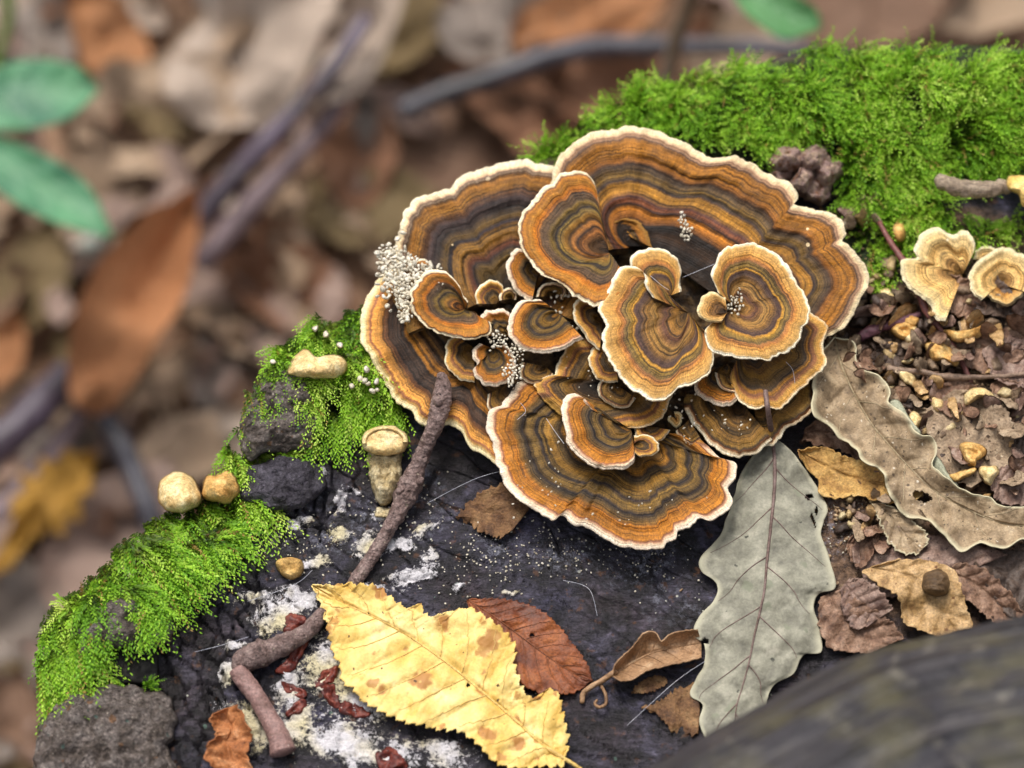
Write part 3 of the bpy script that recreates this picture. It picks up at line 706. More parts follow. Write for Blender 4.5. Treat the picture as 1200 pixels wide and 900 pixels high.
for O_, rim_, st_, z0_, z1_, sc_, lb_ in [
    ((582, 356), [(560, 356), (558, 344), (565, 333), (577, 329), (588, 334), (590, 346)], 'frill', 11.5, 14, 0.5, 'curled olive-brown lobe in the hollow under the upper left cap'),
    ((600, 350), [(586, 352), (588, 342), (597, 338), (605, 343), (606, 352)], 'low', 11.5, 13.5, 0.4, 'small lumpy lobe beside the curled olive-brown one'),
    ((556, 408), [(532, 392), (524, 402), (522, 420), (530, 438), (544, 447), (556, 446)], 'frill', 9.5, 12, 0.6, 'ridged brown lobe on the old cap, left of the small round cap'),
    ((650, 346), [(630, 348), (632, 338), (643, 332), (655, 334), (662, 342), (660, 352)], 'low', 12, 14.5, 0.45, 'dark crumpled lobe under the lower rim of the orange fan-shaped cap'),
    ((724, 452), [(708, 440), (700, 452), (704, 466), (718, 476), (735, 476), (744, 466)], 'low', 10.5, 12.6, 0.5, 'spiral ridge around the dark hollow of the funnel-shaped cap'),
    ((722, 424), [(698, 408), (690, 422), (696, 440), (710, 448), (724, 446)], 'frill', 11.5, 13.6, 0.6, 'brown velvety lobe rising left of the hollow in the funnel-shaped cap'),
    ((764, 500), [(742, 500), (748, 512), (762, 518), (778, 514), (786, 504)], 'frill', 9.5, 11.6, 0.5, 'olive lobe in the gap above the largest bottom cap'),
    ((808, 492), [(792, 505), (800, 516), (812, 522), (822, 516)], 'low', 9, 11.3, 0.45, 'small ruffled lobe between the bottom cap and the dark low cap'),
    ((602, 448), [(572, 462), (575, 480), (590, 492), (606, 494), (620, 484)], 'low', 9, 10.4, 0.55, 'flat brown ridge below the small round cap'),
    ((640, 430), [(612, 424), (610, 438), (622, 448), (640, 450), (650, 440)], 'low', 9.5, 11.5, 0.5, 'dark brown lobe in the gap right of the small round cap'),
    ((560, 372), [(548, 380), (556, 388), (568, 388), (576, 378)], 'tan', 12.5, 14.2, 0.4, 'tiny tan lobe inside the small orange scoop-shaped cap'),
    ((836, 396), [(818, 388), (812, 402), (820, 416), (834, 420)], 'low', 14.5, 16.5, 0.5, 'shaded olive lobe between the large golden cap and the round golden cap'),
    ((866, 448), [(838, 436), (842, 452), (858, 460), (878, 456), (886, 444)], 'low', 12.5, 14.2, 0.5, 'dark folded ridge on the inner part of the frilled cap')]:
    bracket(O_, rim_, st_, z0_, z1_, lb_, sc=sc_, margin=3, ridge=0.6, fold=0.9, thick=1.0)
# the dark lumpy tissue the caps grow from
core = pillow('fungus_tissue', [(480, 330), (500, 280), (560, 240), (640, 225), (720, 200), (820, 215), (900, 250), (950, 310), (950, 400), (910, 470), (850, 505), (800, 560), (720, 590), (640, 560), (600, 510), (530, 470), (490, 410)], M_CORE,
              h=4.0, n=260, nr=90, rough=2.2, rs=260, edge=1.2, wob=3, seed=11)
tagp(core, 'dark lumpy tissue the ringed caps grow from, seen in the gaps between them', 'mushroom')

# ---------------------------------------------------------------- tubes (twigs, stalks, veins)
def tube3(name, pts3, rad, mat, parent=None, ns=10, bumpy=0.0, seed=1, capends=True, base=None, bs=900):
    p = np.array(pts3, float); n = len(p)
    t = np.gradient(p, axis=0); t /= np.linalg.norm(t, axis=1)[:, None] + 1e-12
    up = np.array([0, 0, 1.0])
    a = np.cross(t, up); la = np.linalg.norm(a, axis=1)[:, None]
    a = np.where(la > 1e-3, a / (la + 1e-12), np.array([1.0, 0, 0]))
    b = np.cross(a, t)
    th = np.linspace(0, 2 * np.pi, ns, endpoint=False)
    r = np.asarray(rad, float) * np.ones(n)
    d = a[:, None] * np.cos(th)[None, :, None] + b[:, None] * np.sin(th)[None, :, None]
    rr = r[:, None] * np.ones(ns)[None]
    V = p[:, None] + d * rr[..., None]
    if bumpy:
        V = V + d * (rr * bumpy * fbm(V[..., 0] * bs, V[..., 1] * bs, V[..., 2] * bs, seed, 4) * 2)[..., None]
    V = V.reshape(-1, 3)
    F = gridF(n, ns, True)[:, ::-1]
    FF = [F]
    if capends:
        V = np.concatenate([V, [p[0] - t[0] * r[0] * 0.3, p[-1] + t[-1] * r[-1] * 0.3]])
        i = np.arange(ns); j = (i + 1) % ns
        FF.append(np.stack([np.full(ns, n * ns), j, i], 1)[:, ::-1]); FF.append(np.stack([np.full(ns, n * ns + 1), (n - 1) * ns + i, (n - 1) * ns + j], 1)[:, ::-1])
    return mk(name, V, FF, mat, parent, None, True, base)

def twig(name, pts, mat, label=None, cat='twig', n=80, ns=18, bumpy=0.18, seed=1, lift=True, parent=None, knots=(), group=None, absz=None, bs=900):
    """pts: (px, py, height of axis over the surface in mm, radius px)"""
    c, L = curve(pts, n)
    r = c[:, 3] * SC
    for k, w, a in knots: r = r * (1 + a * np.exp(-((np.linspace(0, 1, n) - k) / w) ** 2))
    if absz is None: p = onst(c[:, 0], c[:, 1], c[:, 2] * 0.001)
    else: p = P(c[:, 0], c[:, 1], absz + c[:, 2] * 0.001)
    # smooth the height so that wood does not follow every dent
    k = np.ones(15) / 15
    p[:, 2] = np.convolve(np.pad(p[:, 2], 7, 'edge'), k, 'valid')
    o = tube3(name, p, r, mat, parent, ns, bumpy, seed, bs=bs)
    if label: tagp(o, label, cat, group)
    return o

M_BARKY = simple('twig_bark', ['4c3c38', '846c66', 'a48c86', 'bca69c'], 420, 6, 0.5, bump=1.0, bd=0.001, pits=0.5, pscale=1600, spots=[('a89a88', 900, 0.22, 0.3), ('2c2422', 1100, 0.2, 0.25)])
M_BARKY2 = simple('smooth_twig_bark', ['6a4e46', '92726c', 'ac8e88'], 240, 6, 0.4, bump=0.8, bd=0.0007, spots=('a89890', 1200, 0.18, 0.3))
tw = thing('fallen_twig', tuple(onst(462, 580, 0.0)), 'knotty grey-brown twig leaning from the black stump top up onto the oldest cap', 'twig')
twig('stem', [(412, 688, 1.4, 8), (424, 670, 1.8, 8), (442, 643, 2.4, 8), (460, 612, 3.0, 8.5), (473, 586, 3.6, 11.5), (481, 568, 4.4, 14), (490, 545, 5.5, 9.5), (500, 520, 8.0, 9), (510, 498, 10.3, 10), (517, 472, 11.6, 12), (519, 452, 12.0, 9.5), (517, 438, 12.2, 5)],
     M_BARKY, n=200, ns=28, bumpy=0.13, bs=1500, seed=3, parent=tw, knots=[(0.44, 0.02, 0.2), (0.62, 0.02, 0.15), (0.35, 0.015, 0.12)])
for i, (x, y, hh, s_) in enumerate([(470, 575, 5.4, 6), (514, 470, 14.0, 6.5), (493, 563, 6.5, 5), (455, 620, 4.2, 4)]):
    p0 = P(x, y, 0.001 * hh)
    tube3('bud_scar', [p0 + np.array([-0.0002, 0, -0.0012]), p0, p0 + np.array([0.0006, 0.0002, 0.0006])], [s_ * SC, s_ * SC * 0.9, s_ * SC * 0.3], M_BARKY, tw, 10, 0.3, i)
tw2 = thing('fallen_twig', tuple(onst(300, 800, 0)), 'smooth purplish broken twig at the bottom left, bent at a knot by the yellow leaf', 'twig')
twig('stem', [(332, 882, 2.2, 15), (326, 862, 2.4, 12.5), (312, 836, 2.6, 11), (300, 815, 2.8, 10.5), (286, 797, 2.8, 11), (279, 785, 2.8, 11)], M_BARKY2, n=70, ns=22, bumpy=0.08, seed=7, parent=tw2)
twig('stem', [(277, 786, 2.4, 7), (284, 776, 3.0, 13), (300, 768, 3.2, 15), (318, 762, 3.2, 13), (342, 750, 3.2, 11), (360, 740, 3.0, 9.5), (372, 726, 2.6, 9), (378, 716, 2.0, 6)], M_BARKY, n=80, ns=22, bumpy=0.1, bs=1500, seed=8, parent=tw2,
     knots=[(0.3, 0.03, 0.18), (0.5, 0.02, 0.15)])
rt = twig('red_twig', [(1030, 262, 6, 2.6), (1045, 285, 6.5, 3.6), (1060, 308, 6, 4.6), (1075, 340, 5, 4.4), (1085, 362, 4.5, 4.4), (1100, 385, 3.5, 4.0), (1120, 412, 3.0, 3.4), (1138, 448, 3, 3.0)],
          simple('reddish_twig_bark', ['5a3430', '7c4c46', '8c625c'], 300, 4, 0.45, bump=0.4, bd=0.0003), 'thin straight reddish twig slanting past the pale crumpled bracket', n=60, bumpy=0.12, knots=[(0.3, 0.02, 0.3), (0.62, 0.02, 0.3)])
M_DRY = simple('dry_stalk', ['6a5648', '8c7462', 'a48c78'], 260, 5, 0.6, bump=0.6, bd=0.0004)
twig('dry_stalk', [(1040, 432, 3.5, 4), (1075, 436, 4.2, 3.6), (1110, 441, 4.2, 4), (1150, 442, 4.2, 3), (1205, 438, 4, 2.6)], M_DRY, 'thin dry grey-brown stalk lying across the leaf crumbs at the right', n=50, bumpy=0.2)
twig('purple_stalk', [(1004, 398, 2, 5), (1025, 386, 3, 6), (1050, 378, 3, 5), (1078, 368, 2, 4)], simple('purple_stalk', ['4a2c34', '6c4650', '805c62'], 300, 4, 0.5), 'short flattened purplish stalk between the big cap and the red twig', n=30, bumpy=0.3)
twig('wood_sliver', [(1098, 208, 12, 7), (1115, 218, 12, 11), (1150, 222, 12, 10), (1182, 218, 12, 8)], simple('pale_wood', ['6e5e50', '94826e', 'b0a08a'], 250, 5, 0.6, stretch=((1, 6, 1), 0.1)), 'pale brown sliver of wood lying on the moss at the right edge', 'wood', n=40, bumpy=0.25)

# ---------------------------------------------------------------- leaves
def leaf(name, left, right, mid, mat, label, zup=0.6, curl=0.0, cup=0.0, vein_mat=None, nveins=7, vslope=0.18, quilt=0.25, nu=90, nv=16, serr=0.0, sfreq=60, holes=(), absz=None, wav=0.6,
         cat='leaf', group=None, stalk=None, stalk_r=2.0, vr=0.9, midr=1.7, zfun=None, seed=None, thick=0.25, smooth_h=True, rn=0.8, stalk_mat=None, parts=True, veinamp=0.0, base=None):
    """left/right/mid: photo pixels from the base to the tip; heights in mm"""
    seed = seed or int(rng.integers(1, 9999))
    Lp, L1 = curve(left, nu); Rp, L2 = curve(right, nu); Mp, L3 = curve(mid, nu)
    u = np.linspace(0, 1, nu)
    def edge(E, M_, sd):
        d = E - M_; l = np.hypot(d[:, 0], d[:, 1])[:, None] + 1e-6
        w = rn * noise(u * 40, 0, 0, seed + sd)
        if serr:
            ph = (u * sfreq) % 1.0
            w = w + serr * (ph - 0.5) * np.minimum(1, l[:, 0] / 12) + 0.4 * serr * (((u * sfreq * 2.7) % 1.0) - .5)
        return E + d / l * w[:, None]
    Lp = edge(Lp, Mp, 1); Rp = edge(Rp, Mp, 2)
    v = np.linspace(-1, 1, 2 * nv + 1)
    def S(uu, vv):
        uu, vv = np.broadcast_arrays(np.asarray(uu, float), np.asarray(vv, float))
        x = []
        for k in (0, 1):
            m_ = np.interp(uu, u, Mp[:, k]); l_ = np.interp(uu, u, Lp[:, k]); r_ = np.interp(uu, u, Rp[:, k])
            x.append(np.where(vv < 0, m_ + (l_ - m_) * (-vv), m_ + (r_ - m_) * vv))
        qx, qy = x
        z = zup + curl * np.abs(vv) ** 2 + cup * (1 - np.abs(vv))
        z = z + wav * (noise(qx / 38, qy / 38, 0, seed + 3) + 0.4 * noise(qx / 14, qy / 14, 0, seed + 4)) * (0.35 + 0.65 * np.abs(vv))
        if nveins and quilt:
            ph = (uu - vslope * np.abs(vv)) * nveins
            z = z + quilt * (np.abs(np.sin(np.pi * ph)) ** 0.6) * ss(0, 0.12, np.abs(vv))
        z = z + 0.12 * fbm(qx / 6, qy / 6, 0, seed + 5, 3)
        if zfun is not None: z = z + zfun(qx, qy, uu, vv)
        if absz is None:
            b = onst(qx, qy); zz = b[..., 2] * (0.9 if smooth_h else 1) + 0.001 * z
        else: zz = absz + 0.001 * z
        return P(qx, qy, zz), qx, qy
    W, qx, qy = S(u[:, None], v[None])
    F = gridF(nu, 2 * nv + 1)
    if holes:
        cx = qx.ravel()[F].mean(1); cy = qy.ravel()[F].mean(1)
        keep = np.ones(len(F), bool)
        for hx, hy, ra, rb, an in holes:
            a_ = math.radians(an); dx, dy = cx - hx, cy - hy
            keep &= np.hypot((dx * math.cos(a_) - dy * math.sin(a_)) / ra, (dx * math.sin(a_) + dy * math.cos(a_)) / rb) > 1 + 0.3 * noise(cx / 3, cy / 3, 0, 3)
        F = F[keep]
    e1 = W[nu // 2, nv + 1] - W[nu // 2, nv]; e2 = W[nu // 2 + 1, nv] - W[nu // 2, nv]
    if np.cross(e1, e2)[2] < 0: F = F[:, ::-1]
    at = dict(lu=np.broadcast_to(u[:, None], qx.shape), lv=np.broadcast_to(v[None], qx.shape))
    if parts:
        b0 = W[0, nv]
        t = thing(name, tuple(b0), label, cat, group)
        o = mk('blade', W, F, mat, t, at)
    else:
        t = None
        o = mk(name, W, F, mat, None, at)
        tagp(o, label, cat, group)
    so_ = o.modifiers.new('thickness', 'SOLIDIFY'); so_.thickness = 0.001 * thick; so_.offset = -1
    if parts and vein_mat:
        uu = np.linspace(0.0, 0.97, 60)
        pm, _, _ = S(uu, 0 * uu); pm[:, 2] += 0.0001
        tube3('midrib', pm, np.linspace(midr, 0.35, 60) * SC, vein_mat, t, 8, 0.1)
        k = 0
        for sgn in (-1, 1):
            for i in range(nveins):
                u0 = (i + 0.25 + 0.2 * (sgn > 0)) / nveins * 0.9 + 0.02
                vv = np.linspace(0.0, 0.9, 26)
                pv, _, _ = S(np.clip(u0 + vslope * vv + 0.02 * vv ** 2, 0, 1), sgn * vv)
                pv[:, 2] += 0.00006
                tube3('vein', pv, np.linspace(vr, 0.25, 26) * SC, vein_mat, t, 6, 0.0)
    if stalk and parts:
        c, _ = curve(stalk, 30)
        if absz is None: p = onst(c[:, 0], c[:, 1], c[:, 2] * 0.001)
        else: p = P(c[:, 0], c[:, 1], absz + c[:, 2] * 0.001)
        p[:, 2] = np.convolve(np.pad(p[:, 2], 3, 'edge'), np.ones(7) / 7, 'valid')
        tube3('stalk', p, np.linspace(stalk_r * 1.2, stalk_r, 30) * SC, stalk_mat or vein_mat or mat, t, 10, 0.12)
    return t or o

M_GREY = simple('grey_green_leaf', ['66645a', '7c7a6c', '908e7e', 'a4a090'], 260, 6, 0.7, bump=0.5, bd=0.0004, edge='b8b49c', spots=[('4c4c44', 420, 0.16, 0.14), ('787a68', 260, 0.3, 0.25)], grain=0.22)
M_GREYV = simple('leaf_vein_mauve', ['5a463e', '76605a', '8a7670'], 300, 3, 0.6, bump=0.3)
leaf('grey_leaf', [(905, 512), (885, 530), (868, 556), (857, 590), (846, 622), (836, 636), (820, 655), (822, 670), (840, 684), (836, 704), (820, 722), (812, 744), (826, 756), (824, 780), (808, 812), (824, 826), (820, 850), (845, 900)],
     [(905, 512), (925, 526), (944, 550), (958, 572), (970, 598), (962, 622), (972, 652), (979, 688), (960, 696), (954, 712), (962, 738), (962, 764), (941, 768), (930, 790), (905, 806), (890, 850), (870, 900)],
     [(905, 512), (908, 545), (907, 580), (903, 620), (899, 655), (896, 690), (891, 715), (884, 745), (878, 775), (870, 805), (862, 835), (858, 900)],
     M_GREY, 'large grey-green oak leaf below the rosette, underside up with mauve veins and small holes', zup=3.5, curl=-1.2, vein_mat=M_GREYV, nveins=6, vslope=0.14, wav=1.1, nu=170, nv=34, vr=0.75, midr=2.4,
     holes=[(949, 582, 4.5, 3.5, 0), (957, 598, 2.2, 5, 0), (953, 610, 2, 8, 20), (827, 751, 4, 3.5, 0)], stalk=[(905, 516, 5.0), (903, 500, 9.5), (900, 480, 14.5), (897, 458, 15.2)], stalk_r=3.0, absz=None,
     zfun=lambda qx, qy, u, v: 2.5 * ss(560, 500, qy))

M_YEL = simple('yellow_leaf', ['c8a048', 'dcb864', 'e8cc80', 'f0da9c'], 130, 6, 0.55, bump=0.5, bd=0.0004,
               spots=[('a87840', 150, 0.34, 0.5), ('b08448', 260, 0.32, 0.35), ('4c3418', 700, 0.2, 0.1)], grain=0.2)
M_YELV = simple('yellow_leaf_vein', ['c8a050', 'dcb868', 'e8cc84'], 300, 3, 0.5)
leaf('yellow_leaf', [(663, 888), (655, 898), (630, 898), (600, 900), (575, 888), (560, 872), (540, 858), (515, 855), (495, 850), (470, 845), (445, 833), (425, 822), (412, 806), (400, 798), (398, 780), (390, 765), (385, 745), (382, 728), (376, 712), (366, 686)],
     [(663, 888), (665, 865), (660, 840), (655, 815), (644, 806), (632, 818), (618, 815), (610, 800), (604, 778), (602, 752), (580, 730), (560, 716), (545, 712), (520, 718), (502, 722), (492, 708), (478, 712), (458, 700), (440, 686), (405, 684), (380, 686), (366, 686)],
     [(655, 884), (630, 868), (605, 845), (570, 815), (530, 782), (490, 753), (455, 732), (420, 715), (390, 700), (366, 686)],
     M_YEL, 'bright yellow elm leaf with saw-toothed edges and brown spots lying on the stump', zup=2.2, curl=0.6, vein_mat=M_YELV, nveins=10, vslope=0.13, quilt=0.8, wav=0.9, nu=240, nv=26, serr=5.5, sfreq=34, vr=0.8, midr=2.0,
     stalk=[(640, 876, 2.6), (655, 885, 2.8), (668, 893, 2.5), (682, 902, 2.0)], stalk_r=2.2, holes=[(548, 803, 2.5, 2, 0)])
M_RUST = simple('rust_leaf', ['4a261c', '6e3a22', '8c4e2a', 'a4602e'], 130, 5, 0.5, bump=0.7, bd=0.0006, spots=('2c1a18', 300, 0.25, 0.12))
M_RUSTV = simple('rust_vein', ['6a3c28', '8a5434'], 300)
leaf('rust_brown_leaf', [(548, 703), (556, 725), (575, 750), (600, 790), (630, 812), (652, 812), (672, 812), (694, 798)], [(548, 703), (575, 701), (600, 703), (628, 712), (650, 728), (670, 752), (688, 778), (694, 798)],
     [(548, 703), (575, 720), (605, 742), (640, 768), (670, 788), (694, 798)], M_RUST, 'crinkled rust-brown leaf half under the yellow leaf', zup=0.9, nveins=9, quilt=0.35, vein_mat=M_RUSTV, serr=2.5, sfreq=26, nu=120, nv=18, wav=0.8, vr=0.6, midr=1.2,
     holes=[(624, 745, 2.5, 3, 0)])
M_TANC = simple('curled_tan_leaf', ['6a4a30', '8c6a4a', 'aa8664', 'c4a684'], 160, 5, 0.55, bump=0.7, bd=0.0006)
leaf('curled_leaf', [(718, 792), (735, 798), (760, 785), (790, 778), (822, 770)], [(718, 792), (724, 775), (742, 758), (755, 742), (768, 742), (775, 752), (790, 742), (818, 738)], [(718, 792), (740, 777), (765, 765), (795, 758), (822, 754)],
     M_TANC, 'curled tan leaf scrap with a hooked stalk, left of the grey leaf', zup=1.8, curl=3.4, nveins=5, quilt=0.4, wav=1.2, nu=60, nv=14, stalk=[(722, 786, 2.5), (708, 796, 2.4), (694, 804, 2.2), (684, 812, 1.4), (682, 824, 0.8)], stalk_r=3.0, vein_mat=M_TANC)
twig('leaf_tendril', [(702, 800, 1.4, 2.0), (709, 812, 2.0, 1.9), (710, 824, 2.2, 1.9), (703, 829, 2.0, 2.0), (697, 825, 1.8, 1.8), (700, 820, 1.8, 1.4)], M_TANC, 'tiny hooked tendril curling below the curled tan leaf', cat='leaf stalk', n=40, bumpy=0.1)
M_CRMP = simple('crumbly_brown_leaf', ['3c261a', '6a4a30', '8c6844', 'a4845c'], 240, 6, 0.55, bump=0.9, bd=0.001)
leaf('brown_leaf_scrap', [(752, 830), (770, 838), (790, 858), (818, 862)], [(752, 830), (772, 822), (795, 806), (818, 800)], [(752, 830), (775, 832), (800, 832), (820, 832)], M_CRMP, 'ragged brown leaf scrap tucked under the left side of the grey leaf', zup=1.2, nveins=3, nu=50, nv=12, wav=1.5, rn=3, parts=False)
leaf('brown_leaf_scrap', [(740, 812), (755, 812), (770, 808), (782, 800)], [(740, 812), (750, 798), (768, 792), (780, 794)], [(740, 812), (755, 804), (770, 800), (782, 797)], M_CRMP, 'small grey-brown leaf scrap just below the curled tan leaf', zup=0.8, nveins=2, nu=40, nv=8, wav=0.8, rn=2, parts=False)
leaf('brown_leaf_scrap', [(534, 606), (556, 618), (580, 630), (600, 622)], [(534, 606), (552, 585), (580, 568), (625, 560)], [(534, 606), (560, 603), (590, 598), (625, 590)], M_CRMP, 'crumpled brown leaf fragment under the rim of the largest bottom cap', zup=1.2, nveins=4, nu=60, nv=14, wav=1.8, rn=3.5, parts=False)
M_ORB = simple('orange_brown_leaf', ['6a3c20', '9a5e34', 'b87a4c', 'c99a70'], 180, 5, 0.6, bump=0.8, bd=0.0007)
leaf('orange_leaf_scrap', [(268, 915), (248, 898), (240, 880), (254, 860), (247, 842), (262, 832)], [(268, 915), (296, 905), (288, 884), (295, 862), (286, 842), (276, 826)], [(268, 915), (270, 890), (266, 870), (272, 855), (266, 840), (268, 829)], M_ORB, 'upright orange-brown leaf scrap at the bottom left beside the twig', zup=1.4, curl=2.4, nveins=4, nu=70, nv=14, wav=2.4, rn=2.6, quilt=0.8, parts=False)

# red seed husks by the broken twig
M_HUSK = simple('red_husk', ['2c1210', '54201a', '743022', '8c4a34'], 420, 5, 0.45, 0.4, bump=0.5, bd=0.0004)
for (pts, lb) in [([(335, 722), (352, 720), (366, 738), (350, 744), (332, 742)], 'dark red seed husk lying over the bent twig'),
                  ([(338, 745), (362, 746), (356, 765), (345, 785), (330, 792), (322, 786), (338, 775)], 'long red husk hanging from the bent twig'),
                  ([(366, 800), (385, 782), (396, 780), (394, 795), (376, 806)], 'glossy red oval husk near the edge of the yellow leaf'),
                  ([(330, 800), (345, 802), (360, 812), (352, 818), (336, 812)], 'small orange-red husk below the bent twig'),
                  ([(332, 836), (345, 824), (360, 820), (358, 830), (342, 838)], 'flat orange-red husk beside the broken twig end'),
                  ([(375, 808), (390, 800), (396, 812), (400, 830), (386, 826)], 'maroon husk half under the yellow leaf'),
                  ([(400, 822), (420, 826), (432, 838), (415, 842), (398, 835)], 'maroon husk peeping from under the lower edge of the yellow leaf'),
                  ([(440, 885), (455, 875), (470, 882), (478, 900), (445, 902)], 'dull red husk in the white mould at the bottom edge')]:
    tagp(pillow('seed_husk', pts, M_HUSK, h=0.9, up=0.5, n=44, nr=10, rough=0.7, rs=700, hollow=0.7, wob=2.5), lb, 'seed husk')

# ---------------------------------------------------------------- right-hand litter
M_GB = simple('grey_brown_oak_leaf', ['685640', '867258', 'a48e70', 'b8a588'], 260, 5, 0.65, bump=0.5, bd=0.0004, spots=[('57493a', 900, 0.26, 0.5), ('c2b8a6', 800, 0.2, 0.25)], grain=0.4, gscale=2200, edge='c8c0a0')
M_GBV = simple('grey_brown_vein', ['8c7c5c', 'a8987a', 'b8a98a'], 300)
leaf('oak_leaf', [(978, 395), (960, 420), (952, 455), (954, 485), (975, 500), (985, 515), (1005, 525), (1012, 540), (1035, 555), (1042, 575), (1055, 600), (1085, 610), (1105, 628), (1115, 640), (1130, 646), (1150, 635), (1175, 642), (1200, 632), (1225, 640), (1260, 620)],
     [(978, 395), (1000, 402), (1008, 430), (1030, 440), (1042, 458), (1042, 470), (1060, 485), (1074, 508), (1092, 512), (1096, 530), (1092, 545), (1110, 560), (1130, 575), (1150, 580), (1170, 590), (1190, 594), (1215, 590), (1240, 600), (1260, 620)],
     [(978, 395), (985, 425), (1000, 460), (1020, 495), (1045, 525), (1068, 550), (1095, 575), (1130, 595), (1170, 612), (1215, 618), (1260, 620)],
     M_GB, 'large lobed grey-brown oak leaf lying across the right side with pale turned-up edges', zup=5.2, curl=2.2, vein_mat=M_GBV, nveins=7, vslope=0.08, quilt=0.7, wav=2.5, nu=240, nv=30, vr=0.55, midr=1.0, rn=2.6,
     holes=[(1080, 582, 11, 6, -25)])
for (pts, z_, lb) in [([(1036, 475), (1052, 468), (1066, 488), (1080, 508), (1070, 512), (1050, 492)], 8.2, 'pale grey-green folded edge flap on top of the big oak leaf'),
                      ([(1080, 542), (1098, 535), (1112, 555), (1124, 570), (1118, 574), (1098, 562)], 8.0, 'triangular pale folded leaf corner near the middle of the big oak leaf')]:
    o = pillow('leaf_flap', pts, simple('pale_leaf_underside', ['8e9078', 'a4a68e', 'b4b49c'], 200, 4, 0.65, bump=0.4), h=0.9, up=0, absz=z_, n=40, nr=8, rough=0.2, sink=0.6, tilt=(0.3, -0.3))
    tagp(o, lb, 'leaf')
M_OCH = simple('ochre_leaf', ['8a6438', 'b48a4c', 'd0a864', 'e0c084'], 240, 6, 0.6, bump=0.9, bd=0.0008, spots=('5a3c24', 500, 0.25, 0.15))
leaf('ochre_leaf', [(935, 528), (945, 545), (958, 560), (960, 578), (980, 584), (1005, 580), (1030, 588), (1060, 590), (1080, 580)], [(935, 528), (955, 524), (975, 528), (1000, 538), (1030, 545), (1055, 555), (1078, 560), (1085, 575)], [(935, 528), (965, 545), (1000, 560), (1040, 568), (1083, 576)],
     M_OCH, 'crumpled ochre-yellow leaf half hidden beneath the big oak leaf, right of the grey leaf', zup=2.2, curl=1.6, nveins=4, quilt=0.6, wav=1.6, nu=90, nv=16, rn=2.2, parts=False)
M_BR1 = simple('brown_litter_leaf', ['4a3428', '745644', '967660', 'b0927c'], 340, 5, 0.5, bump=0.7, bd=0.0007, spots=('382820', 700, 0.22, 0.25))
M_BR2 = simple('mauve_brown_litter_leaf', ['54403a', '7c6256', '967c6e', 'b09a8a'], 320, 5, 0.45, bump=0.6, bd=0.0006, spots=('42302a', 900, 0.22, 0.4))
M_BR3 = simple('tan_litter_leaf', ['7a5834', 'a88656', 'c8a474', 'd8ba8c'], 340, 5, 0.5, bump=0.7, bd=0.0006, spots=('6a4828', 600, 0.24, 0.25))
M_BR4 = simple('dark_litter_leaf', ['2c221e', '463830', '5e4e44', '726056'], 180, 5, 0.4, bump=0.7, bd=0.0007)
M_SPK = simple('mottled_litter_leaf', ['78644e', '947e66', 'ac967c', 'bca68c'], 260, 6, 0.65, bump=0.9, bd=0.0007, spots=[('4a3a2c', 1000, 0.3, 0.45), ('d8cab0', 900, 0.2, 0.2)], grain=0.5)
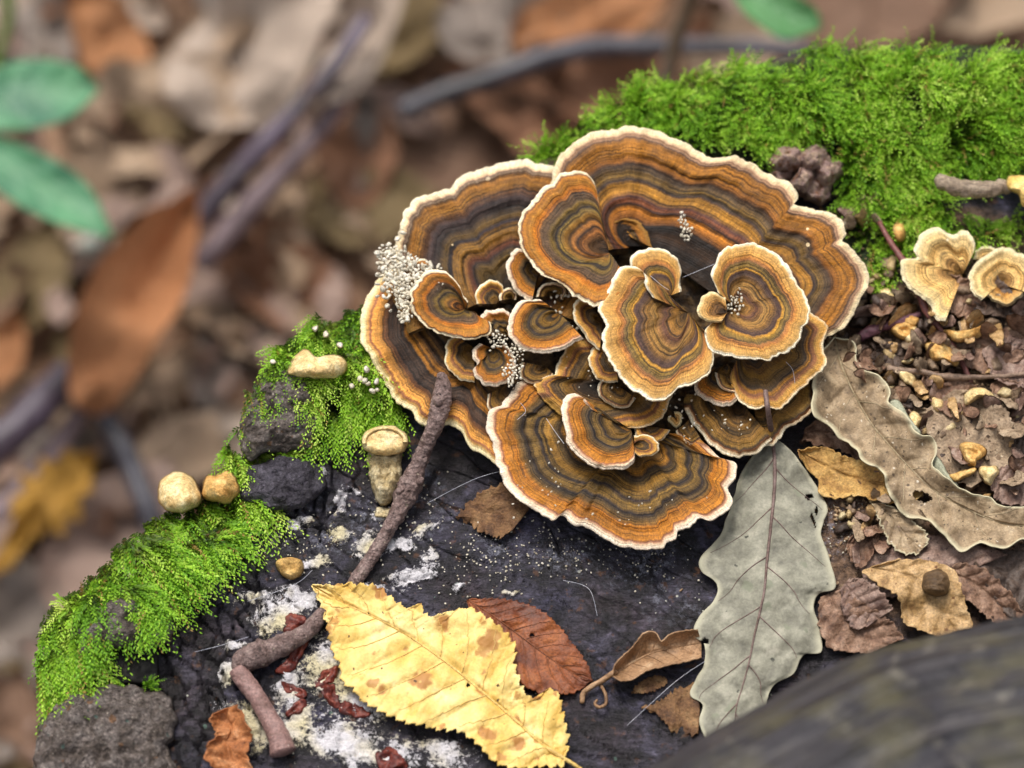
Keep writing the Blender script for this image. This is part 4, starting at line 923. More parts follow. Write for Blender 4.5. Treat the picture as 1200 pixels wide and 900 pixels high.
LIT = [ # left, right, mid, mat, label, zup, curl
    ([(940, 515), (955, 520), (990, 530), (1020, 548), (1045, 560)], [(945, 500), (975, 488), (1000, 495), (1030, 520), (1050, 545)], M_BR1, 'dark brown leaf fold between the ochre leaf and the big oak leaf', 1.2, 1.0),
    ([(1000, 640), (1004, 662), (1020, 690), (1045, 700), (1090, 690)], [(1010, 628), (1050, 618), (1100, 628), (1150, 640), (1180, 650)], M_BR2, 'mauve-brown speckled leaf lying below the big oak leaf', 1.8, 0.8),
    ([(992, 640), (998, 655), (1010, 665), (1022, 650)], [(996, 632), (1010, 620), (1024, 616), (1030, 630)], M_BR1, 'small reddish-brown leaf edge beside the black wood hollow', 2.2, 0.6),
    ([(1010, 668), (1030, 685), (1052, 700), (1060, 730), (1100, 745)], [(1030, 662), (1060, 655), (1095, 658), (1120, 672), (1140, 735)], M_BR3, 'tan papery oak leaf piece at the lower right holding a round brown bud', 3.2, 1.0),
    ([(985, 690), (988, 715), (1000, 735), (1015, 735)], [(995, 678), (1015, 680), (1035, 695), (1045, 715)], M_BR2, 'rounded pinkish-brown leaf lobe at the lower right, just right of the grey leaf', 2.6, 0.9),
    ([(960, 700), (960, 730), (975, 760), (1020, 765)], [(985, 690), (1000, 700), (1040, 725), (1060, 748)], M_BR1, 'shiny dark reddish leaf by the lower right edge of the grey leaf', 1.4, 1.0),
    ([(1020, 590), (1030, 610), (1045, 640), (1065, 650), (1080, 645)], [(1035, 590), (1060, 602), (1080, 618), (1088, 632), (1082, 642)], M_GB, 'small pale grey leaf tatter under the lower edge of the big oak leaf', 3.6, 0.6),
    ([(1140, 660), (1160, 690), (1180, 720), (1215, 735)], [(1150, 650), (1180, 645), (1215, 650), (1240, 680)], M_BR4, 'dark wet brown leaf at the right edge above the foreground log', 1.6, 0.6),
    ([(1100, 680), (1130, 700), (1160, 725), (1190, 735)], [(1120, 660), (1150, 665), (1180, 690), (1200, 720)], M_BR1, 'brown lobed leaf between the tan piece and the dark wet leaf', 2.2, 0.8),
    ([(1085, 480), (1090, 520), (1100, 555), (1140, 570)], [(1120, 455), (1150, 462), (1185, 490), (1188, 540)], M_SPK, 'mottled gritty tan leaf in the litter right of the big oak leaf', 3.2, 1.2),
    ([(1040, 470), (1060, 490), (1075, 500), (1100, 520)], [(1062, 478), (1085, 480), (1110, 490), (1118, 505)], M_SPK, 'gritty brown leaf fragment against the folded edge flap of the big oak leaf', 3.0, 0.8),
    ([(1110, 400), (1130, 425), (1160, 440), (1210, 438)], [(1130, 390), (1160, 385), (1190, 388), (1215, 400)], M_BR1, 'brown leaf lying beneath the ochre crescent fungus at the right edge', 2.2, 0.8),
    ([(1150, 410), (1165, 440), (1180, 450), (1210, 455)], [(1170, 398), (1190, 395), (1210, 400), (1220, 420)], M_BR2, 'pinkish-brown leaf piece at the right edge just above the dry stalk', 3.0, 0.8),
    ([(1080, 440), (1092, 470), (1118, 490), (1140, 480)], [(1090, 436), (1118, 440), (1142, 452), (1150, 470)], M_BR1, 'round-backed brown leaf piece just beneath the dry stalk', 3.0, 1.2),
    ([(1160, 450), (1172, 480), (1190, 500), (1215, 510)], [(1172, 445), (1195, 448), (1212, 460), (1220, 480)], M_BR1, 'brown leaf folded at the right edge below the dry stalk', 2.2, 1.0),
    ([(1160, 565), (1168, 585), (1185, 592), (1212, 588)], [(1165, 552), (1185, 545), (1205, 548), (1220, 560)], M_BR2, 'mauve leaf scrap at the right edge above the tip of the big oak leaf', 4.0, 0.8),
    ([(1185, 500), (1188, 530), (1195, 550), (1215, 560)], [(1192, 490), (1205, 488), (1215, 495), (1220, 520)], M_BR4, 'dark narrow leaf at the right edge beside the mottled gritty leaf', 2.6, 0.8),
    ([(1135, 320), (1140, 345), (1150, 365), (1180, 372)], [(1145, 312), (1165, 320), (1190, 345), (1205, 365)], M_BR4, 'dark brown leaf clump under the ring-shaped pale fungus', 2.0, 1.4),
    ([(1100, 330), (1108, 350), (1120, 368), (1145, 375)], [(1115, 322), (1135, 328), (1150, 345), (1155, 362)], M_BR1, 'brown crumpled leaf in the hollow right of the pale crumpled bracket', 2.4, 1.4),
    ([(1020, 415), (1030, 425), (1050, 432), (1075, 425)], [(1030, 405), (1050, 402), (1070, 408), (1082, 418)], M_BR4, 'small dark leaf scrap in the crumbs above the dry stalk', 1.5, 1.0)]
for lf, rg, mt, lb, zu, cu in LIT:
    mid = [((a[0] + b[0]) / 2, (a[1] + b[1]) / 2) for a, b in zip(lf if len(lf) <= len(rg) else lf[:len(rg)], rg)]
    leaf('litter_leaf', lf, rg, mid, mt, lb, zup=zu, curl=cu, nveins=5, quilt=0.5, wav=1.5, nu=70, nv=14, rn=2.4, parts=False)
bud = pillow('round_bud', ell(1098, 684, 17, 18, 20, seed=4), simple('bud_brown', ['3c2c1e', '5e4830', '7c6244'], 200, 4, 0.4, stretch=((1, 5, 1), 0.3), bump=0.8), h=5.5, up=2.4, n=40, nr=12, rough=0.6, rs=260)
tagp(bud, 'round wrinkled brown bud sitting on the tan papery leaf piece', 'bud')

# pale fungi on the right and left
M_PALE = simple('pale_bracket', ['ac9468', 'd0b888', 'e4d2a8', 'f0e2c4'], 380, 5, 0.75, bump=1.0, bd=0.0016, bscale=420, pits=0.12, pscale=1500)
M_PALO = simple('ochre_bracket', ['a87838', 'd09c54', 'e2b870', 'ecca8c'], 380, 5, 0.7, bump=0.8, bd=0.0007, bscale=600)
M_CRM = simple('cream_fungus', ['c09a60', 'dcbc80', 'ecd49c', 'f4e4b8'], 380, 4, 0.6, bump=0.6, bd=0.0006)
def pale(O, rim, z0, z1, label, sc=0.8, name='pale_bracket', **k):
    return bracket(O, rim, k.pop('st', 'pale'), z0, z1, label, sc=sc, margin=4, ridge=k.pop('ridge', 0.5), fold=k.pop('fold', 1.0), name=name, group=None, cren=1.6, **k)
pale((1128, 322), [(1108, 376), (1096, 372), (1088, 355), (1072, 342), (1060, 330), (1058, 306), (1074, 302), (1070, 290), (1083, 271), (1100, 268), (1114, 275), (1132, 272), (1142, 288), (1138, 302)], 5, 11, 'large pale beige crumpled bracket at the right, crossed by the red twig', sc=1.0)
pale((1172, 332), [(1150, 352), (1139, 342), (1137, 322), (1146, 308), (1160, 296), (1180, 292), (1200, 300), (1214, 322), (1210, 345)], 4, 9, 'pale tan ring-banded bracket with a dark hollow at the right edge', sc=0.7, fold=0.8)
pale((1174, 336), [(1153, 338), (1160, 350), (1174, 357), (1190, 352), (1204, 342)], 4.5, 7.5, 'ochre lip curving below the pale ring-banded bracket', sc=0.5, fold=0.4, st='tan')
pale((1154, 304), [(1142, 304), (1145, 294), (1156, 290), (1166, 294), (1166, 302)], 5, 7, 'small tan knob between the two pale brackets at the right', sc=0.4, fold=0.4)
def ring(cx, cy, r1, r2, h, mat, parent, up=2, a0=0, a1=360, sx=1.0, sy=1.0, n=70, m=12, seed=3, rough=0.9):
    th = np.radians(np.linspace(a0, a1, n)); ph = np.linspace(0, 2 * np.pi, m, endpoint=False)
    rr = (r1 + r2) / 2; hw = (r2 - r1) / 2
    rad = rr + hw * np.cos(ph)[None] * (1 + 0.15 * noise(th * 2, 0, 0, seed)[:, None])
    qx = cx + rad * np.cos(th)[:, None] * sx; qy = cy - rad * np.sin(th)[:, None] * sy
    b = onst(qx, qy); z = b[..., 2] + 0.001 * (up + h * np.sin(ph)[None])
    V = P(qx, qy, z); V[..., 2] += 0.001 * rough * fbm(V[..., 0] * 350, V[..., 1] * 350, V[..., 2] * 350, seed, 3)
    F = gridF(n, m, True)
    return mk('lobe', V, F[:, ::-1], mat, parent)
def ff(pts, lb, mat=M_CRM, h=2.6, up=1.2, nm='small_bracket_fungus', **k):
    o = pillow(nm, pts, mat, h=h, up=up, n=k.pop('n', 48), nr=10, rough=k.pop('rough', 0.7), rs=k.pop('rs', 300), **k)
    return tagp(o, lb, 'mushroom')
ff([(338, 438), (341, 424), (350, 412), (361, 410), (372, 418), (386, 415), (402, 419), (407, 432), (398, 442), (370, 444)], 'pale double-lobed bracket in the moss on the left rim', M_CRM, 5, 5, rough=0.5, n=70)
ff([(190, 594), (185, 575), (190, 560), (204, 553), (220, 556), (232, 568), (236, 588), (214, 602)], 'smooth cream bracket at the far left of the stump rim', M_CRM, 6, 3, rough=0.3, n=60)
ff([(238, 582), (238, 565), (246, 556), (256, 558), (266, 551), (277, 561), (281, 578), (262, 590)], 'rough pale bracket beside the smooth cream one on the left rim', M_PALO, 6, 4, rough=1.1, n=60)
ff([(1104, 386), (1118, 388), (1138, 386), (1158, 378), (1161, 383), (1150, 394), (1132, 402), (1114, 399)], 'ochre crescent-shaped bracket right of the red twig', M_PALO, 3.5, 3)
ff([(1084, 402), (1100, 399), (1108, 404), (1118, 410), (1126, 422), (1122, 429), (1108, 423), (1094, 423), (1085, 412)], 'ochre-yellow ruffled bracket at the lower end of the red twig', M_PALO, 3.2, 3, hollow=0.3)
ff([(1046, 380), (1056, 376), (1068, 378), (1074, 388), (1068, 398), (1056, 400), (1046, 392)], 'small cup-shaped cream bracket left of the red twig', M_PALO, 3.2, 1.5, hollow=0.6)
ff([(1060, 398), (1066, 384), (1074, 382), (1076, 392), (1068, 405)], 'white-edged sliver of bracket beside the cup-shaped one', M_CRM, 2.4, 2)
ff([(1060, 370), (1072, 368), (1078, 376), (1070, 384), (1060, 378)], 'small tan knob above the cup-shaped cream bracket', M_PALO, 2.6, 1.5)
ff([(1053, 432), (1066, 434), (1074, 444), (1070, 452), (1060, 450), (1053, 442)], 'cream oval bracket just below the dry stalk', M_CRM, 2.6, 2.5)
ff([(1056, 424), (1066, 420), (1072, 422), (1064, 428)], 'tiny white chip above the dry stalk', M_CRM, 1.4, 2)
ff([(1092, 466), (1104, 468), (1107, 478), (1100, 484), (1091, 478)], 'small white crumpled fungus in the litter right of the leaf flap', M_CRM, 2.8, 2.5)
ff([(1112, 474), (1122, 478), (1128, 486), (1120, 490), (1112, 484)], 'cream bean-shaped fungus between the litter leaves', M_CRM, 2.4, 2.5)
ff([(1066, 484), (1076, 484), (1080, 492), (1074, 504), (1066, 500)], 'cream-yellow fungus at the notch of the big oak leaf', M_CRM, 2.6, 4)
ff([(1140, 455), (1152, 454), (1162, 460), (1164, 466), (1150, 466), (1142, 470), (1132, 474), (1130, 462)], 'cream ruffled fungus on the top edge of the mottled gritty leaf', M_CRM, 2.6, 5)
ff([(1126, 520), (1140, 518), (1154, 524), (1156, 534), (1146, 540), (1142, 548), (1134, 546), (1128, 534)], 'curled cream fungus on the mottled gritty leaf', M_PALO, 3, 4.5, hollow=0.5)
ff([(1148, 548), (1166, 546), (1172, 552), (1166, 562), (1160, 570), (1152, 562)], 'yellowish cream fungus below the mottled gritty leaf', M_CRM, 2.4, 4.5)
ff([(1112, 556), (1126, 552), (1140, 548), (1144, 552), (1132, 560), (1118, 564)], 'thin ochre curl of bracket on the right side of the big oak leaf', M_PALO, 1.8, 5.5)
ff([(1180, 208), (1192, 206), (1210, 212), (1210, 240), (1198, 242), (1192, 228), (1182, 222)], 'bright yellow-cream bracket cut by the right edge of the photo', simple('yellow_bracket', ['d0a850', 'ecc878', 'f4dc9c'], 200), 3.5, 13)
ff([(1030, 342), (1040, 338), (1050, 346), (1052, 352), (1042, 355), (1034, 350)], 'small cream crumb fungus below the moss, left of the red twig', M_CRM, 2.6, 1.5)
ff([(1048, 262), (1058, 262), (1062, 272), (1058, 284), (1050, 282), (1047, 272)], 'small upright ochre fungus in the moss right of the red twig tip', M_PALO, 3, 4)
# young bracket on its pale stub, left of the twig
t = thing('young_bracket', tuple(onst(450, 560)), 'young cream bracket with rounded cap and pale stub between the left moss and the twig', 'mushroom')
pillow('stub', [(434, 528), (470, 528), (471, 545), (470, 562), (466, 578), (455, 592), (443, 590), (436, 572), (432, 548)], M_PALE, h=4.0, up=1.0, parent=t, n=90, nr=26, rough=1.5, rs=480, edge=2.2)
pillow('cap', [(424, 520), (427, 507), (440, 500), (456, 499), (470, 503), (478, 514), (477, 524), (470, 531), (452, 534), (434, 531), (426, 527)], M_CRM, h=3.2, up=5.0, parent=t, n=70, nr=14, rough=0.35, rs=300, edge=2.4, hollow=0.25)
ring(451, 518, 21, 27, 1.2, M_CRM, t, 7.0, 0, 185, 1.0, 0.68, seed=8, rough=0.3)
ff([(322, 658), (334, 654), (350, 656), (356, 668), (348, 677), (334, 676), (324, 668)], 'small ochre and black fungus knob on the black wood left of the white mould', M_OCH, 3, 0.6, rough=1.3, hollow=0.3)
ff([(444, 596), (462, 592), (470, 602), (466, 614), (452, 608), (440, 606)], 'crumbly tan scrap at the foot of the young cream bracket', M_PALE, 1.2, 0.3, nm='fungus_scrap', rough=0.9)

# ---------------------------------------------------------------- bark pieces of the stump
M_BARK = simple('stump_bark', ['443a34', '6e625a', '928680', 'aea49c'], 300, 6, 0.6, bump=1.0, bd=0.0018, bscale=600, pits=0.8, pscale=1100, spots=[('8c6a50', 420, 0.3, 0.16), ('5c7068', 600, 0.25, 0.12), ('b0a698', 1100, 0.22, 0.2)])
pillow('bark_piece', [(42, 860), (60, 826), (92, 804), (130, 803), (165, 806), (196, 812), (206, 850), (200, 880), (208, 925), (120, 930), (50, 925)], M_BARK, h=6, up=0, parent=stump, n=130, nr=44, rough=1.5, rs=330, edge=3.2, wob=3)
pillow('bark_piece', [(82, 745), (105, 712), (150, 700), (190, 705), (204, 730), (196, 752), (168, 758), (130, 760), (94, 772)], M_BARK, h=7, up=1, parent=stump, n=110, nr=32, rough=1.5, rs=300, edge=2.6, wob=3)
pillow('bark_piece', [(278, 505), (292, 466), (326, 436), (360, 436), (372, 470), (374, 505), (358, 530), (318, 530), (284, 538)], M_BARK, h=5.5, up=0.5, parent=stump, n=110, nr=32, rough=1.9, rs=320, edge=2.4, wob=3)
pillow('bark_piece', [(284, 556), (320, 536), (366, 538), (384, 566), (360, 592), (318, 600), (280, 584)], simple('black_bark', ['2a262c', '45404a', '5e5964', '777280'], 300, 6, 0.45, bump=1.0, bd=0.0016, pits=0.7, pscale=1100), h=4.5, up=1, parent=stump, n=90, nr=26, rough=1.4, rs=300, edge=2.0, wob=3)
M_HOLLOW_SHADE = simple('hollow_shade', ['0a0807', '120e0c', '1c1612'], 300)
pillow('hollow', [(108, 752), (150, 748), (184, 756), (184, 788), (176, 800), (130, 800), (106, 785)], M_HOLLOW_SHADE, h=1.0, up=1, parent=stump, n=60, nr=14, rough=0.9, rs=300)  # raised black pad; the shade of a cavity put into its colour
# brown resin-like lump in the moss
M_LUMP = simple('brown_lump', ['3c281e', '7e583e', 'a08680', 'b89c84', 'c8b0ac'], 420, 5, 0.4, bump=0.9, bd=0.001)
t = thing('bark_lump', tuple(onst(945, 205)), 'shiny brown and lilac bark lump in the moss above the big cap', 'bark')
for i, (x, y, a, b_, h_) in enumerate([(925, 190, 20, 15, 8), (952, 188, 18, 14, 8), (968, 202, 15, 15, 7), (940, 212, 18, 13, 8), (918, 205, 12, 12, 6), (958, 222, 16, 12, 6)]):
    pillow('knob', ell(x, y, a * 1.25, b_ * 1.25, 15 * i, seed=i), M_LUMP, h=h_, up=3, parent=t, n=60, nr=18, rough=1.5, rs=420, edge=1.6)

# ---------------------------------------------------------------- crumbs, granules and grit
ICO_V, ICO_F = None, None
def ico():
    t = (1 + 5 ** .5) / 2
    v = np.array([(-1, t, 0), (1, t, 0), (-1, -t, 0), (1, -t, 0), (0, -1, t), (0, 1, t), (0, -1, -t), (0, 1, -t), (t, 0, -1), (t, 0, 1), (-t, 0, -1), (-t, 0, 1)], float)
    v /= np.linalg.norm(v[0])
    f = [(0, 11, 5), (0, 5, 1), (0, 1, 7), (0, 7, 10), (0, 10, 11), (1, 5, 9), (5, 11, 4), (11, 10, 2), (10, 7, 6), (7, 1, 8), (3, 9, 4), (3, 4, 2), (3, 2, 6), (3, 6, 8), (3, 8, 9), (4, 9, 5), (2, 4, 11), (6, 2, 10), (8, 6, 7), (9, 8, 1)]
    mid = {}; v = [tuple(x) for x in v]; nf = []
    def mm(a, b):
        k = (min(a, b), max(a, b))
        if k not in mid:
            m_ = np.array(v[a]) + np.array(v[b]); m_ /= np.linalg.norm(m_); v.append(tuple(m_)); mid[k] = len(v) - 1
        return mid[k]
    for a, b, c in f:
        x, y, z = mm(a, b), mm(b, c), mm(c, a)
        nf += [(a, x, z), (b, y, x), (c, z, y), (x, y, z)]
    return np.array(v), np.array(nf)
ICO_V, ICO_F = ico()
def blobs_mesh(name, cen, rad, mat, squash=0.8, jit=0.25, seed=1, elong=0.35):
    r_ = np.random.default_rng(seed)
    n = len(cen); V = np.zeros((n, len(ICO_V), 3))
    q = r_.normal(size=(n, 3, 3)); Q, _ = np.linalg.qr(q)
    sc_ = rad[:, None] * np.stack([1 + elong * r_.random(n), np.ones(n), np.full(n, squash)], 1)
    lv = ICO_V[None] * (1 + jit * (r_.random((n, len(ICO_V), 1)) - 0.5) * 2)
    V = np.einsum('nij,nkj->nki', Q, lv * sc_[:, None]) + cen[:, None]
    F = (ICO_F[None] + (np.arange(n) * len(ICO_V))[:, None, None]).reshape(-1, 3)
    return mk(name, V.reshape(-1, 3), F, mat)
M_GRAN = simple('white_granules', ['bcae94', 'd8d0bc', 'ece6da'], 700, 3, 0.6, bump=0.3, bd=0.0003)
def granules(blist, n, zf, label, r=(1.4, 3.3), seed=1):
    r_ = np.random.default_rng(seed); c = []; rr = []
    tries = 0
    while len(c) < n and tries < 20000:
        tries += 1
        x, y, sx, sy = blist[r_.integers(len(blist))]
        px, py = x + r_.normal() * sx * 0.5, y + r_.normal() * sy * 0.5
        if all((px - a) ** 2 + (py - b) ** 2 > 10.5 for a, b in c): c.append((px, py)); rr.append(r_.uniform(*r) * SC)
    c = np.array(c)
    z = zf(c[:, 0], c[:, 1]) * 0.001 + r_.random(len(c)) * 0.0008
    o = blobs_mesh('granule_cluster', P(c[:, 0], c[:, 1], z), np.array(rr), M_GRAN, 0.7, 0.32, seed, 0.7)
    return tagp(o, label, 'granules', None, 'stuff')
granules([(478, 325, 22, 18), (465, 320, 14, 22), (480, 345, 14, 16), (492, 330, 18, 12), (455, 308, 8, 14), (474, 362, 5, 10), (488, 338, 14, 14)], 260, lambda x, y: 14.4 + 0 * x, 'dense heap of white granules at the left edge of the rosette', seed=2)
granules([(604, 420, 7, 14), (600, 436, 8, 10), (584, 398, 10, 8), (606, 410, 6, 8)], 80, lambda x, y: 15.0 + 0 * x, 'white granules along the right side of the small round cap', r=(0.9, 2.1), seed=3)
granules([(862, 352, 7, 9), (858, 362, 6, 6)], 26, lambda x, y: 18.5 + 0 * x, 'pale grit in the centre of the round golden cap', r=(1.1, 2.0), seed=4)
granules([(805, 272, 5, 7), (800, 262, 3, 8)], 22, lambda x, y: 15.2 + 0 * x, 'small white patch of granules on the big upper cap', r=(1.2, 2.2), seed=5)
granules([(680, 352, 8, 6), (672, 346, 6, 4), (655, 350, 14, 14), (665, 372, 18, 14)], 24, lambda x, y: 13.0 + 0 * x, 'white grit in the gap left of the large golden cap', r=(1.0, 2.0), seed=6)
granules([(830, 460, 60, 20), (820, 490, 30, 20), (870, 500, 30, 12), (760, 470, 40, 20)], 50, lambda x, y: 11.6 + 0 * x, 'scattered white grains over the low caps left of the grey leaf stalk', r=(0.5, 1.5), seed=8)
granules([(740, 600, 90, 30), (640, 560, 50, 40), (700, 440, 40, 30)], 60, lambda x, y: 12.6 + 0 * x, 'fine white grains dusted over the largest bottom cap', r=(0.4, 1.3), seed=9)
mg_ = [(429, 433), (422, 444), (427, 446), (431, 450), (441, 447), (412, 453), (436, 458), (442, 457), (370, 385), (382, 392), (398, 404), (320, 424)]
for i, (x, y) in enumerate(mg_):
    o = pillow('moss_bead', ell(x, y, 3.2, 3.9, 40 * i, 8, 0.2, i), M_GRAN, h=1.2, up=8, n=16, nr=6, rough=0.25)
    tagp(o, 'small white egg-like bead sitting on the moss of the left rim', 'bead', 'white beads on the moss of the left rim')
# crumbs of the litter: the larger ones one by one, the grit as one mass
CR = [simple('crumb_a', ['5a4636', '86705a', 'a48c70'], 400, 4, 0.6), simple('crumb_b', ['8c7450', 'b49a6c', 'ccb488'], 400, 4, 0.6), simple('crumb_c', ['2e2620', '4a3c34', '62524a'], 400, 4, 0.5), simple('crumb_d', ['a08c60', 'c8b488', 'dccca4'], 400, 4, 0.6)]
zones = [(1030, 415, 60, 30), (1010, 360, 40, 30), (1060, 450, 60, 30), (1130, 370, 60, 40), (1130, 410, 60, 25), (1005, 250, 30, 20), (1080, 500, 60, 30), (1175, 470, 30, 40), (1000, 330, 30, 30), (1010, 600, 50, 30), (1140, 520, 60, 40)]
rr_ = random.Random(5)
for i in range(190):
    ci_ = rr_.choice([0, 0, 1, 2, 2, 3])
    x, y, sx, sy = zones[i % len(zones)]
    px, py = x + rr_.gauss(0, sx * 0.5), y + rr_.gauss(0, sy * 0.5)
    if px < 985 and py > 300: px += 60
    s_ = rr_.uniform(3.5, 9.5)
    o = pillow('crumb', ell(px, py, s_ * 1.25, s_ * 0.8, rr_.uniform(0, 180), 9, 0.25, i), CR[ci_], h=s_ * 0.28, up=rr_.uniform(0.2, 2.0), n=22, nr=6, rough=0.5, rs=500, seed=i)
    tagp(o, '%s crumb %s' % (('brown', 'tan', 'dark', 'cream')[ci_], ('left of the dry stalk', 'just right of the big cap', 'beside the dry stalk', 'near the ochre crescent bracket', 'beside the ruffled ochre bracket', 'in the moss above the big cap', 'between the oak leaf flap and the gritty leaves', 'at the right edge among brown leaves', 'in the soil under the moss strands', 'in the black hollow right of the grey leaf', 'around the mottled gritty leaf')[i % len(zones)]), 'crumb', 'crumbs in the litter on the right of the stump')
for i in range(150):
    x, y, sx, sy = (zones + [(1160, 400, 50, 30), (1120, 470, 50, 40), (1190, 560, 20, 40)])[(i * 5) % (len(zones) + 3)]
    px, py = x + rr_.gauss(0, sx * 0.5), y + rr_.gauss(0, sy * 0.5)
    if px < 985 and py > 300: px += 60
    s_ = rr_.uniform(6, 17)
    ci_ = rr_.choice([0, 1, 1, 2, 3])
    o = pillow('leaf_chip', ell(px, py, s_ * 1.2, s_ * 0.6, rr_.uniform(0, 180), 6, 0.4, i), (M_BR1, M_SPK, M_BR2, M_BR3)[ci_], h=0.5, up=rr_.uniform(1.0, 4.5), n=30, nr=7, rough=0.9, rs=420, seed=i, wob=2.5, sink=0.3, tilt=(rr_.uniform(-2, 2), rr_.uniform(-2, 2)))
    tagp(o, '%s broken leaf chip %s' % (('brown', 'mottled tan', 'mauve-brown', 'pale tan')[ci_], 'low in the litter right of the rosette' if py > 430 else 'in the upper litter right of the rosette'), 'leaf chip', 'broken leaf chips in the litter on the right')
M_GRIT = simple('litter_grit', ['4c3a2c', '84684e', 'ac9070', 'd0b894'], 700, 2, 0.6)
r_ = np.random.default_rng(9)
cx, cy = [], []
for x, y, sx, sy in zones + [(1100, 640, 120, 60), (970, 430, 30, 30)]:
    cx.append(x + r_.normal(size=170) * sx * 0.8); cy.append(y + r_.normal(size=170) * sy * 0.8)
cx, cy = np.concatenate(cx), np.concatenate(cy)
pp = onst(cx, cy, 0.0003); grit = blobs_mesh('grit', pp, r_.uniform(0.7, 3.2, len(cx)) * SC, M_GRIT, 0.6, 0.4, 4)
tagp(grit, 'fine brown grit between the leaves on the right of the stump', 'grit', None, 'stuff')
cx = np.concatenate([x + r_.normal(size=110) * sx * 0.6 for x, y, sx, sy in [(720, 655, 120, 30), (470, 600, 60, 40), (620, 640, 60, 30), (400, 850, 60, 40), (560, 660, 60, 40), (990, 610, 30, 30), (350, 640, 60, 40)]])
cy = np.concatenate([y + r_.normal(size=110) * sy * 0.6 for x, y, sx, sy in [(720, 655, 120, 30), (470, 600, 60, 40), (620, 640, 60, 30), (400, 850, 60, 40), (560, 660, 60, 40), (990, 610, 30, 30), (350, 640, 60, 40)]])
sp_ = blobs_mesh('white_grit', onst(cx, cy, 0.0002), r_.uniform(0.3, 1.3, len(cx)) ** 1.3 * SC, M_GRAN, 0.8, 0.2, 7)
tagp(sp_, 'tiny white specks sprinkled over the black wood', 'grit', None, 'stuff')
# spider silk
M_SILK = simple('spider_silk', ['b8bcd0', 'd8dae6', 'e8e8f0'], 300, 2, 0.3, 0.6, bump=0)
for a, lb in [([(228, 764, 1.5), (260, 756, 3.0), (292, 746, 1.8)], 'white silk thread over the cracked wood at the lower left'),
              ([(290, 705, 1.6), (345, 685, 3), (366, 668, 1.8)], 'white silk thread above the large mould patch'),
              ([(610, 472, 15), (616, 482, 14.5), (606, 492, 14)], 'short bright silk strand on the left of the largest bottom cap'),
              ([(640, 490, 15.5), (650, 505, 15), (661, 520, 14.6)], 'bright slanting silk strand left of the crescent-shaped cap'),
              ([(921, 424, 15.5), (929, 434, 15), (932, 455, 14)], 'bright silk strand on the frilled cap below the round golden cap'),
              ([(762, 323, 24), (775, 334, 23), (784, 340, 22.4)], 'lilac silk strand across the large golden cap'),
              ([(500, 590, 2), (560, 560, 4), (620, 545, 5)], 'faint silk thread on the black wood under the rosette'),
              ([(735, 850, 1.2), (790, 800, 3), (826, 775, 3)], 'silk thread near the brown leaf scraps at the bottom'),
              ([(800, 325, 16), (836, 310, 19), (860, 300, 22)], 'silk thread across the dark hollow of the big upper cap'),
              ([(660, 680, 1), (690, 690, 2.5), (700, 722, 1)], 'bent silk thread on the bare black wood above the rust-brown leaf')]:
    c, _ = curve(a, 24)
    o = tube3('silk_thread', P(c[:, 0], c[:, 1], c[:, 2] * 0.001), 0.22 * SC, M_SILK, None, 5)
    tagp(o, lb, 'spider silk')

# ---------------------------------------------------------------- moss
def mossmat():
    m, nt, b = newmat('green_moss', 0.55, 0.3)
    g = G(nt)
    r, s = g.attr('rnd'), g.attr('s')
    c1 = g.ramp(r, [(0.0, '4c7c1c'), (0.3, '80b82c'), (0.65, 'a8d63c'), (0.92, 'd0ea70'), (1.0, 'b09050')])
    col = g.mix(1.0, c1, g.ramp(s, [(0.0, '5c5c34'), (0.35, 'c8ccac'), (1.0, 'ffffff')]), 'MULTIPLY')  # strand bases darker: older growth, plus shadow put into the colour
    g.put(b.inputs['Base Color'], col)
    try:
        b.inputs['Subsurface Weight'].default_value = 0.0
    except Exception: pass
    tr = g.n('ShaderNodeBsdfTranslucent'); g.put(tr.inputs[0], col)
    ms = g.n('ShaderNodeMixShader'); ms.inputs[0].default_value = 0.3
    nt.links.new(b.outputs[0], ms.inputs[1]); nt.links.new(tr.outputs[0], ms.inputs[2])
    nt.links.new(ms.outputs[0], nt.nodes['Material Output'].inputs['Surface'])
    return m
M_MOSS = mossmat()

def inpoly(x, y, poly):
    p = np.array(poly, float); r = np.zeros(len(x), bool); j = len(p) - 1
    for i in range(len(p)):
        c = ((p[i, 1] > y) != (p[j, 1] > y)) & (x < (p[j, 0] - p[i, 0]) * (y - p[i, 1]) / (p[j, 1] - p[i, 1] + 1e-9) + p[i, 0])
        r ^= c; j = i
    return r

